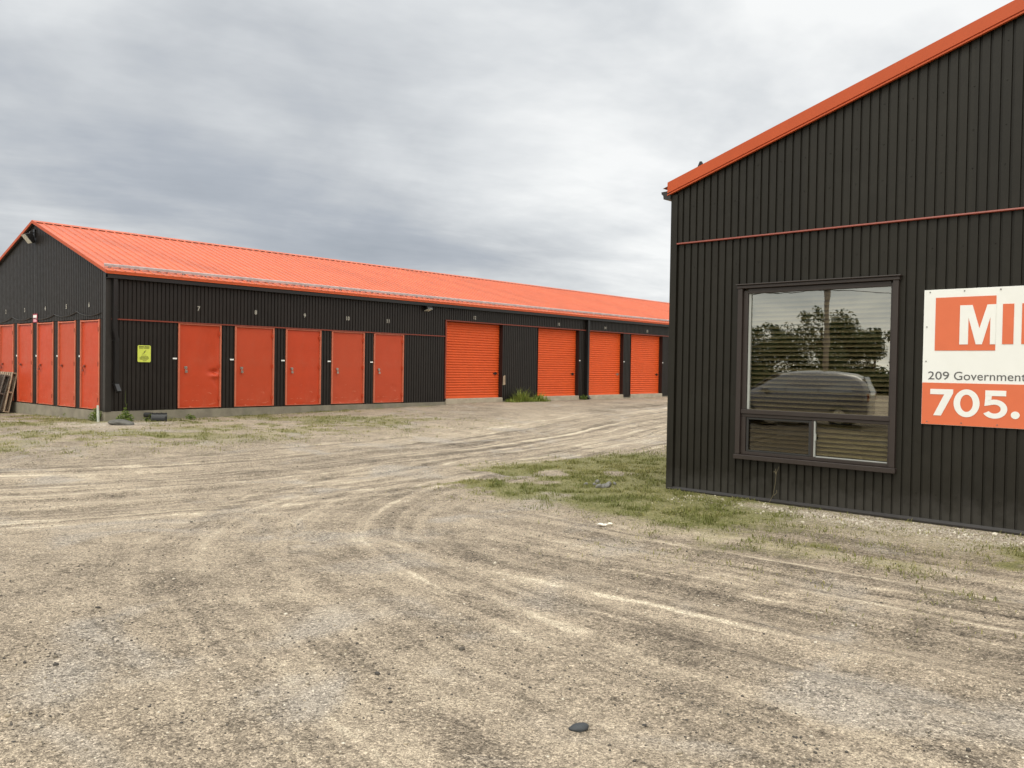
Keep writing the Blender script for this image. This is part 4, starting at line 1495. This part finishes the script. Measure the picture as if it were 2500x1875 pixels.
MB().box(0.13, 0.175, -0.155, -0.125, 0.0, 0.12).build('foot', M_BPLASTIC, df, bevel=0.006)

# ------------------------------------------------------------------ plants
def blades(P0, L, Wd, az, lean, curl=0.4):
    """grass blades as two-segment tapering strips; arrays of n"""
    n = len(L)
    dx, dy = np.cos(az), np.sin(az)
    px_, py_ = -np.sin(az), np.cos(az)
    out, tint = [], []
    mid = np.c_[P0[:, 0] + dx * L * lean * 0.35, P0[:, 1] + dy * L * lean * 0.35, P0[:, 2] + L * 0.55 * np.cos(lean * 0.6)]
    tip = np.c_[P0[:, 0] + dx * L * (lean + curl * lean) * 0.8, P0[:, 1] + dy * L * (lean + curl * lean) * 0.8, P0[:, 2] + L * np.cos(lean) * 0.95]
    a = P0 + np.c_[px_, py_, 0 * px_] * Wd[:, None]
    b_ = P0 - np.c_[px_, py_, 0 * px_] * Wd[:, None]
    c_a = mid + np.c_[px_, py_, 0 * px_] * Wd[:, None] * 0.8
    c_b = mid - np.c_[px_, py_, 0 * px_] * Wd[:, None] * 0.8
    V_ = np.stack([a, b_, c_b, c_a, tip], 1).reshape(-1, 3)
    i = np.arange(n) * 5
    F_ = np.concatenate([np.c_[i, i + 1, i + 2], np.c_[i, i + 2, i + 3], np.c_[i + 3, i + 2, i + 4]])
    return V_, F_


# grass over the lot
N = 1300000
X_ = rng.uniform(-12.5, 7.0, N)
Y_ = rng.uniform(5.0, 25.0, N)
g = grass_density(X_, Y_)
tuft = sstep(fbm(X_, Y_, 5.0, 2), 0.40, 0.66)
keep = rng.random(N) < (g * (0.34 + 0.9 * tuft)) * np.where(Y_ < 14, 1.0, 0.6)
X_, Y_, g, tuft = X_[keep], Y_[keep], g[keep], tuft[keep]
Z_ = ground_height(X_, Y_) - 0.004
n = len(X_)
L = (0.016 + 0.042 * rng.random(n) ** 1.8) * (0.55 + 0.7 * tuft) * np.where(Y_ > 14, 1.1, 1.0)
dry = np.clip(0.22 + 0.75 * rng.random(n) ** 1.2 + 0.35 * (fbm(X_ + 3, Y_, 0.8, 3) - 0.52) * 3 - 0.30 * tuft, 0, 1)
ub2, vb2 = to_local(X_, Y_, B_POS, B_YAW)
lush = np.exp(-((vb2 + 1.55) / 0.75) ** 2) * sstep(ub2, -2.6, -1.8) * (1 - sstep(ub2, 1.6, 2.6)) * sstep(fbm(X_ + 9, Y_ + 2, 1.3, 2), 0.34, 0.52)
dry = np.clip(dry - 0.75 * lush, 0, 1)
L = L * (1 + 0.35 * lush)
V_, F_ = blades(np.c_[X_, Y_, Z_], L, 0.0022 + 0.0022 * rng.random(n) + 0.0012 * (Y_ > 12), rng.random(n) * 6.28, 0.25 + 0.95 * rng.random(n))
go = np_mesh('grass', V_, F_, M_GRASS, attrs={'tint': np.repeat(dry, 5)})
tag(go, None, None, None, 'stuff')


# loose stones over the gravel
def ico():
    bm = bmesh.new()
    bmesh.ops.create_icosphere(bm, subdivisions=1, radius=1)
    v = np.array([q.co[:] for q in bm.verts])
    f = np.array([[q.index for q in p.verts] for p in bm.faces])
    bm.free()
    return v, f


iv, if_ = ico()
N = 60000
R_ = 2.6 + 12.0 * rng.random(N) ** 1.35
TH = rng.uniform(-0.85, 0.80, N)
X_, Y_ = R_ * np.sin(TH), R_ * np.cos(TH)
# coarse dark gravel gathers in a few patches and along turned-up rut edges
DK = [(-2.19, 3.74, .12, 90), (-1.85, 4.9, .45, 380), (-2.2, 5.5, .40, 260), (-0.78, 3.5, .10, 60), (-0.68, 3.95, .12, 70), (-1.28, 3.86, .22, 260), (-2.4, 8.9, .35, 160), (-1.9, 8.2, .3, 120), (-3.3, 7.4, .4, 200)]
RL = [((0.60, 4.62), (1.35, 3.62), 300, .040), ((-0.36, 5.42), (0.10, 4.90), 90, .06), ((-7.6, 14.4), (-4.8, 10.6), 160, .22), ((1.2, 5.2), (1.75, 4.62), 90, .05)]
xs_, ys_ = [], []
for cx, cy, sg, cnt in DK:
    xs_.append(cx + sg * rng.normal(size=cnt))
    ys_.append(cy + sg * 0.8 * rng.normal(size=cnt))
for (ax_, ay_), (bx2, by2), cnt, sg in RL:
    tt = rng.random(cnt)
    xs_.append(ax_ + (bx2 - ax_) * tt + sg * rng.normal(size=cnt))
    ys_.append(ay_ + (by2 - ay_) * tt + sg * rng.normal(size=cnt) + 0.03 * np.sin(tt * 9))
nd = sum(len(q_) for q_ in xs_)
X_[:nd], Y_[:nd] = np.concatenate(xs_), np.concatenate(ys_)
dark = np.zeros(N)
dark[:nd] = 1
ubs, vbs = to_local(X_, Y_, B_POS, B_YAW)
cl = sstep(fbm(X_, Y_, 1.1, 4), 0.42, 0.62)
lt = np.zeros(N)
pebw = np.exp(-((vbs + 0.45) / 0.4) ** 2) * (ubs > 0.5)
keep = (rng.random(N) < 0.10 + 0.42 * cl + 0.9 * pebw + dark) & (rect_dist(ubs, vbs, B_WID, B_LEN) > 0.03) & (Y_ > 2.5)
X_, Y_, cl, pebw, dark = X_[keep], Y_[keep], cl[keep], pebw[keep], dark[keep]
n = len(X_)
size = (0.0028 + 0.0065 * rng.random(n) ** 3) * (1 + 1.1 * pebw)
size *= np.where(rng.random(n) < 0.02, 1.9, 1.0) 
size = np.where(dark > 0, 0.0032 + 0.0050 * rng.random(n) ** 2, size)
sc3 = size[:, None] * rng.uniform(0.6, 1.25, (n, 3)) * np.array([1.1, 1.1, 0.75])
ang = rng.random(n) * 6.28
base = iv[None] * sc3[:, None, :] * rng.uniform(0.78, 1.15, (n, len(iv), 1))
ca_, sa_ = np.cos(ang)[:, None], np.sin(ang)[:, None]
vx = base[:, :, 0] * ca_ - base[:, :, 1] * sa_ + X_[:, None]
vy = base[:, :, 0] * sa_ + base[:, :, 1] * ca_ + Y_[:, None]
vz = base[:, :, 2] + (ground_height(X_, Y_) + size * (0.25 - 0.3 * dark))[:, None]
V_ = np.stack([vx, vy, vz], 2).reshape(-1, 3)
F_ = (if_[None] + (np.arange(n) * len(iv))[:, None, None]).reshape(-1, 3)
tone = np.clip(0.12 + rng.random(n) ** 1.0 + 0.35 * pebw - 0.25 * cl - 0.30 * dark, 0, 1)
m, t, b = new_mat('loose_gravel')
t.put(b.inputs['Base Color'], t.ramp(t.attr('tint').outputs['Fac'], [(0.0, (0.06, 0.055, 0.05)), (0.3, (0.20, 0.17, 0.13)), (0.65, (0.37, 0.31, 0.23)), (1.0, (0.60, 0.55, 0.46))]))
b.inputs['Roughness'].default_value = 0.9
b.inputs['Specular IOR Level'].default_value = 0.2
go = np_mesh('gravel', V_, F_, m, attrs={'tint': np.repeat(tone, len(iv))})
tag(go, None, None, None, 'stuff')


def leaf_cloud(centers, n, size, seed, flat=0.5):
    """many small diamond leaves round given (x,y,z,r) blobs"""
    q = np.random.default_rng(seed)
    C = np.array(centers)
    wts = C[:, 3] ** 2
    pick = q.choice(len(C), n, p=wts / wts.sum())
    d = q.normal(size=(n, 3))
    d /= np.linalg.norm(d, axis=1)[:, None]
    rad = C[pick, 3] * q.random(n) ** 0.45
    P_ = C[pick, :3] + d * rad[:, None]
    a = q.normal(size=(n, 3))
    a[:, 2] *= flat
    a /= np.linalg.norm(a, axis=1)[:, None]
    b_ = np.cross(a, q.normal(size=(n, 3)))
    b_ /= np.linalg.norm(b_, axis=1)[:, None]
    s = size * (0.6 + 0.8 * q.random(n))[:, None]
    V_ = np.stack([P_ - a * s, P_ + b_ * s * 0.45, P_ + a * s, P_ - b_ * s * 0.45], 1).reshape(-1, 3)
    F_ = np.arange(n * 4).reshape(-1, 4)
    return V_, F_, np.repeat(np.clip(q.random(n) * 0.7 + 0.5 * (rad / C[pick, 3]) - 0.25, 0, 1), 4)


def weed(label, x, y, blobs, nleaf, size, stems, seed, mat=M_LEAF, group=None):
    z = gz_at(x, y)
    w_ = thing('weed', label, 'weed', (x, y, z), 0, group)
    w_.scale = (0.75, 0.75, 0.75)
    V_, F_, tn = leaf_cloud(blobs, nleaf, size, seed)
    np_mesh('leaves', V_, F_, mat, w_, attrs={'tint': tn})
    sm_ = MB()
    for s in stems:
        sm_.tube(s, [0.006] + [0.004] * (len(s) - 2) + [0.002] if len(s) > 2 else 0.004, 5)
    if stems:
        me = sm_.build('stems', M_LEAF, w_)
        at = me.data.attributes.new('tint', 'FLOAT', 'POINT')
        at.data.foreach_set('value', np.full(len(me.data.vertices), 0.5, np.float32))
    return w_


weed('bushy green weed with one tall thin stalk by the storage building corner', -8.83, 19.45,
     [(0, 0, 0.14, 0.17), (0.16, 0.0, 0.11, 0.14), (-0.15, 0.02, 0.10, 0.12), (0.05, -0.05, 0.27, 0.12), (0.03, 0, 0.42, 0.05)], 420, 0.036,
     [[(0, 0, 0), (0.02, 0, 0.3), (0.05, 0.0, 0.5), (0.0, 0.02, 0.62), (0.02, 0, 0.95)], [(0, 0, 0), (0.1, 0, 0.2)], [(0, 0, 0), (-0.1, 0, 0.18)], [(0.05, 0, 0.5), (0.08, 0, 0.56)]], 1)
weed('spreading green weed at the foot of the gable beside the first door', -9.62, 19.72,
     [(0, 0, 0.14, 0.18), (-0.15, 0.1, 0.12, 0.15), (0.12, -0.08, 0.2, 0.14), (0, 0, 0.32, 0.1)], 360, 0.034, [[(0, 0, 0), (0, 0, 0.4)], [(0, 0, 0), (0.12, -0.05, 0.3)]], 2)
weed('yellow green low weed between the bushy weed and the drain fitting', -8.50, 19.87,
     [(0, 0, 0.10, 0.12), (0.08, 0, 0.16, 0.08)], 150, 0.032, [[(0, 0, 0), (0.03, 0, 0.2)]], 3)
weed('small green weed right of the drain fitting under the first long wall door', -7.80, 20.62,
     [(0, 0, 0.08, 0.12), (0.1, 0.06, 0.07, 0.09)], 160, 0.03, [], 4)
weed('dark weed growing at the gable foundation two doors from the corner', -11.05, 21.18,
     [(0, 0, 0.12, 0.14), (0.1, -0.1, 0.1, 0.12)], 200, 0.032, [[(0, 0, 0), (0, 0, 0.22)]], 5)
ux, uy = to_world(18.35, -0.12, A_POS, A_YAW)
weed('dark green weed at the wall foot left of the second downspout', ux, uy, [(0, 0, 0.12, 0.16), (0.15, 0.1, 0.1, 0.14)], 200, 0.04, [], 6)

# tall grass clump between the tall roller door and the next
cg = []
q = np.random.default_rng(77)
n = 1700
uu = 13.75 + 2.15 * q.random(n)
vv = -0.08 - 0.42 * q.random(n) ** 1.4
wx_, wy_ = to_world(uu, vv, A_POS, A_YAW)
hgt_ = (0.30 + 0.55 * np.exp(-((uu - 14.55) / 0.5) ** 2) + 0.25 * np.exp(-((uu - 15.5) / 0.22) ** 2)) * (0.45 + 1.1 * vnoise(uu * 5.3, vv * 3 + 2))
V_, F_ = blades(np.c_[wx_, wy_, ground_height(wx_, wy_) - 0.01], (0.14 + 0.5 * q.random(n) ** 1.5) * hgt_, 0.005 + 0.005 * q.random(n), q.random(n) * 6.28, 0.15 + 0.9 * q.random(n), 0.8)
o = np_mesh('grass_clump', V_, F_, M_TALL, attrs={'tint': np.repeat(np.clip(q.random(n) * 0.8, 0, 1), 5)})
tag(o, 'tall bright green grass clump at the wall between two roller doors', 'grass clump')

# dry stalk against the office wall
px0, py0 = to_world(1.49, -0.05, B_POS, B_YAW)
dsk = MB()
z0 = gz_at(px0, py0)
along = (math.cos(B_YAW), math.sin(B_YAW))


def sp_(du, h, out=0.0):
    return (px0 + along[0] * du - out * 0.69, py0 + along[1] * du - out * 0.72, z0 + h)


dsk.tube([sp_(0, 0), sp_(0.05, 0.10), sp_(0.075, 0.24), sp_(0.085, 0.37), sp_(0.12, 0.46)], [0.0032, 0.0028, 0.0024, 0.002, 0.0014], 5)
dsk.tube([sp_(0.085, 0.36), sp_(0.06, 0.40), sp_(0.045, 0.385)], [0.003, 0.0025, 0.002], 5)
dsk.tube([sp_(0.085, 0.37), sp_(0.075, 0.43)], [0.003, 0.002], 5)
dsk.tube([sp_(0.06, 0.10), sp_(0.10, 0.14), sp_(0.095, 0.17)], [0.003, 0.0025, 0.002], 5)
o = dsk.build('dry_stalk', M_DRY)
at = o.data.attributes.new('tint', 'FLOAT', 'POINT')
at.data.foreach_set('value', np.full(len(o.data.vertices), 0.6, np.float32))
tag(o, 'thin dry weed stalk bent against the office wall under the window', 'weed')

# ------------------------------------------------------------------ what the window reflects: car, utility pole, trees
def make_tree(label, x, y, h, wd, seed):
    q = np.random.default_rng(seed)
    z = gz_at(x, y)
    t_ = thing('tree', label, 'tree', (x, y, z), 0, 'trees across the lot, seen reflected in the office window')
    tk = MB()
    tk.tube([(0, 0, -0.1), (0.05, 0.02, h * 0.25), (0.1, -0.05, h * 0.55), (0.05, 0, h * 0.8)], [0.16, 0.12, 0.08, 0.03], 8)
    bl_ = []
    for k in range(26):
        a = q.random() * 6.28
        r = wd * 0.58 * q.random() ** 0.6
        zz = h * (0.06 + 0.80 * q.random() ** 1.3)
        r *= 1.15 - 0.62 * (zz / h)
        p = (r * math.cos(a), r * math.sin(a), zz)
        bl_.append((*p, wd * (0.15 + 0.13 * q.random())))
        if k % 2 == 0:
            tk.tube([(0.06, 0, zz * 0.6), (p[0] * 0.5, p[1] * 0.5, zz * 0.85), p], [0.06, 0.04, 0.015], 6)
    for k in range(7):
        a = q.random() * 6.28
        bl_.append((wd * 0.32 * math.cos(a) * q.random(), wd * 0.32 * math.sin(a) * q.random(), h * (0.88 + 0.12 * q.random()), wd * 0.08))
    tk.build('trunk', M_BARK, t_)
    V_, F_, tn = leaf_cloud(bl_, 15000, 0.105, seed + 1)
    np_mesh('crown', V_, F_, M_TREE, t_, attrs={'tint': tn})


TREES = [(-52.5, 1.0, 5.2, 5.5, 'leftmost bushy tree of the reflected row in the window glass'),
         (-51.0, -4.2, 5.0, 5.0, 'second bushy tree from the left in the reflected row'),
         (-49.0, -7.6, 4.9, 4.6, 'reflected tree left of the utility pole with a ragged top'),
         (-47.6, -10.8, 6.0, 5.2, 'tallest reflected tree right behind the utility pole'),
         (-46.5, -14.2, 4.6, 4.2, 'low reflected tree right of the tallest tree'),
         (-45.2, -18.5, 4.4, 5.0, 'rightmost low bushy tree of the reflected row')]
for i, (x, y, h, wd, lab) in enumerate(TREES):
    make_tree(lab, x, y, h, wd, 300 + i)

pl = thing('utility_pole', 'weathered wooden utility pole with crossarm reflected in the office window', 'utility pole', (-24.0, -1.40, gz_at(-24, -1.4)), 0.2)
MB().tube([(0, 0, -0.3), (0.03, 0, 3), (0.10, 0, 9.2)], [0.125, 0.115, 0.09], 12).build('pole', M_POLE, pl, smooth=True)
MB().box(-1.1, 1.3, -0.06, 0.06, 8.5, 8.64).build('crossarm', M_POLE, pl, bevel=0.01)
for xx in (-1.0, -0.4, 0.6, 1.2):
    ins = MB()
    ins.tube([(xx, 0, 8.64), (xx, 0, 8.72), (xx, 0, 8.80)], [0.03, 0.055, 0.03], 8)
    ins.build('insulator', M_STONE2, pl)
POLES = [(-24.0, -1.40), (-26.5, 11.5), (-20.5, -22.0)]
for k, lab in ((1, 'utility pole standing farthest to the left of the storage building gable'), (2, 'utility pole standing farthest behind the lot')):
    c = pl.copy()
    COL.objects.link(c)
    c.location = (*POLES[k], gz_at(*POLES[k]))
    c['label'] = lab
    for chd in list(pl.children):
        d = chd.copy()
        COL.objects.link(d)
        d.parent = c
for o in [o_ for o_ in COL.objects if o_.name.startswith('utility_pole')]:
    o['group'] = 'utility poles along the road'
for k, (dz, lab) in enumerate(((5.25, 'lower sagging wire strung along the utility poles'), (5.75, 'upper sagging wire strung along the utility poles'))):
    wr = MB()
    pts = []
    for a, b2 in (((-26.5, 11.5), (-24.0, -1.4)), ((-24.0, -1.4), (-20.5, -22.0))):
        for tt in np.linspace(0, 1, 10, endpoint=(b2[1] < -10)):
            pts.append((a[0] + (b2[0] - a[0]) * tt + 0.17, a[1] + (b2[1] - a[1]) * tt, dz - 1.1 * tt * (1 - tt) * (1 + 0.3 * k)))
    wr.tube(pts, 0.020, 5)
    tag(wr.build('wire', M_BLACK), lab, 'wire', 'wires on the utility pole')


def make_car():
    """grey hatchback; local x forwards, y left, z up, ground at 0"""
    cz = gz_at(-12.1, 4.3)
    nose, tail = Vector((-13.3, 6.1)), Vector((-11.0, 2.5))
    mid = (nose + tail) / 2
    d = (nose - tail).normalized()
    c = thing('parked_car', 'grey hatchback car parked on the lot, seen reflected in the office window', 'car', (mid.x, mid.y, cz), math.atan2(d.y, d.x))
    # stations: x, sill z, belt z, top z, half width at sill, belt, top
    stn = [(-2.12, 0.42, 0.88, 0.98, 0.66, 0.72, 0.62), (-2.04, 0.30, 0.96, 1.28, 0.78, 0.80, 0.62), (-1.80, 0.24, 0.98, 1.52, 0.83, 0.84, 0.60), (-1.35, 0.22, 0.98, 1.61, 0.85, 0.87, 0.62),
           (-0.6, 0.22, 0.97, 1.66, 0.86, 0.88, 0.64), (0.05, 0.22, 0.96, 1.65, 0.86, 0.88, 0.63), (0.45, 0.22, 0.95, 1.56, 0.86, 0.88, 0.61), (1.00, 0.22, 0.94, 1.24, 0.86, 0.87, 0.63), (1.40, 0.22, 0.93, 1.00, 0.85, 0.85, 0.68),
           (1.80, 0.24, 0.82, 0.89, 0.82, 0.80, 0.62), (2.06, 0.28, 0.68, 0.74, 0.72, 0.68, 0.50), (2.16, 0.36, 0.55, 0.60, 0.58, 0.55, 0.40)]
    bo = MB()
    rows = []
    for (x, zs, zb_, zt, ws, wb, wt) in stn:
        half = [(ws * 0.9, zs), (ws, zs + 0.12), (wb * 1.01, (zs + zb_) / 2 + 0.1), (wb, zb_), ((wb + wt) / 2 + 0.02, zb_ + (zt - zb_) * 0.62), (wt, zt - 0.035 * (zt - zb_ > 0.1)), (wt * 0.5, zt)]
        ring_ = [(x, -w_, z) for w_, z in half] + [(x, w_, z) for w_, z in reversed(half)]
        rows.append(ring_)
    nr = len(rows[0])
    for r in rows:
        bo.v += r
    for i in range(len(rows) - 1):
        for k in range(nr):
            k2 = (k + 1) % nr
            bo.f.append((i * nr + k, i * nr + k2, (i + 1) * nr + k2, (i + 1) * nr + k))
    bo.f.append(tuple(range(nr)))
    bo.f.append(tuple((len(rows) - 1) * nr + k for k in range(nr)))
    body = bo.build('body', M_CAR, c, smooth=True)
    md = body.modifiers.new('sub', 'SUBSURF')
    md.levels = 2
    md.render_levels = 2
    # windows: slightly proud glass sheets
    for sgn in (-1, 1):
        gwn = MB()
        for seg in (((-1.66, 1.02), (-1.55, 1.40), (-0.85, 1.53), (-0.75, 1.02)), ((-0.68, 1.02), (-0.76, 1.53), (0.10, 1.52), (0.20, 1.02)), ((0.27, 1.02), (0.17, 1.51), (0.42, 1.43), (1.00, 1.04))):
            f = []
            for off in (0.0, 0.02):
                f.append([(x, sgn * (0.895 - 0.40 * (z - 0.97) + off - 0.012), z) for x, z in seg])
            gwn.hexa(f[0] + f[1])
        gwn.build('side_window', M_CARGLASS, c)
    MB().hexa([(1.33, -0.66, 1.045), (1.33, 0.66, 1.045), (0.52, 0.56, 1.555), (0.52, -0.56, 1.555), (1.35, -0.66, 1.065), (1.35, 0.66, 1.065), (0.54, 0.56, 1.575), (0.54, -0.56, 1.575)]).build('windscreen', M_CARGLASS, c)
    MB().hexa([(-2.09, -0.6, 1.02), (-2.09, 0.6, 1.02), (-1.87, 0.52, 1.46), (-1.87, -0.52, 1.46), (-2.12, -0.6, 1.03), (-2.12, 0.6, 1.03), (-1.90, 0.52, 1.48), (-1.90, -0.52, 1.48)]).build('rear_window', M_CARGLASS, c)
    for sx_ in (1.36, -1.32):
        for sgn in (-1, 1):
            ty = MB()
            n = 24
            rp = [(0.20, 0.0), (0.30, 0.0), (0.325, 0.03), (0.325, 0.17), (0.30, 0.20), (0.20, 0.20)]
            for k in range(n):
                a, b2 = 2 * math.pi * k / n, 2 * math.pi * (k + 1) / n
                for (r0_, w0), (r1_, w1) in zip(rp[:-1], rp[1:]):
                    ty.poly([(r0_ * math.cos(a), w0, r0_ * math.sin(a)), (r0_ * math.cos(b2), w0, r0_ * math.sin(b2)), (r1_ * math.cos(b2), w1, r1_ * math.sin(b2)), (r1_ * math.cos(a), w1, r1_ * math.sin(a))])
            wh = ty.build('wheel', M_TYRE, c, smooth=False)
            wh.location = (sx_, sgn * 0.80 - 0.10, 0.325)
            ri = MB()
            ri.prism([(0.205 * math.cos(a), 0.205 * math.sin(a)) for a in np.linspace(0, 2 * math.pi, 20, endpoint=False)], 0.03, 0.17, 'y')
            for k in range(5):
                a = k * 2 * math.pi / 5
                ri.box(0, 0, 0, 0, 0, 0) if False else None
            ri.prism([(0.06 * math.cos(a), 0.06 * math.sin(a)) for a in np.linspace(0, 2 * math.pi, 10, endpoint=False)], 0.005, 0.195, 'y')
            ri.build('rim', M_STEEL, wh)
    for sgn in (-1, 1):
        MB().hexa([(1.92, sgn * 0.76, 0.62), (2.08, sgn * 0.50, 0.62), (2.08, sgn * 0.50, 0.64), (1.92, sgn * 0.77, 0.64), (1.84, sgn * 0.74, 0.80), (2.02, sgn * 0.52, 0.76), (1.98, sgn * 0.52, 0.79), (1.80, sgn * 0.74, 0.82)]).build('headlight', M_LENS, c, bevel=0.004)
        MB().box(0.70, 0.86, sgn * 0.98 - 0.09, sgn * 0.98 + 0.09, 1.00, 1.13).build('wing_mirror', M_CAR, c, bevel=0.03)
        MB().box(-2.10, -2.02, sgn * 0.70 - 0.07, sgn * 0.70 + 0.07, 0.78, 1.0).build('tail_light', M_TAIL, c, bevel=0.02)
    MB().box(2.06, 2.20, -0.42, 0.42, 0.36, 0.48).build('grille', M_BLACK, c, bevel=0.02)


make_car()
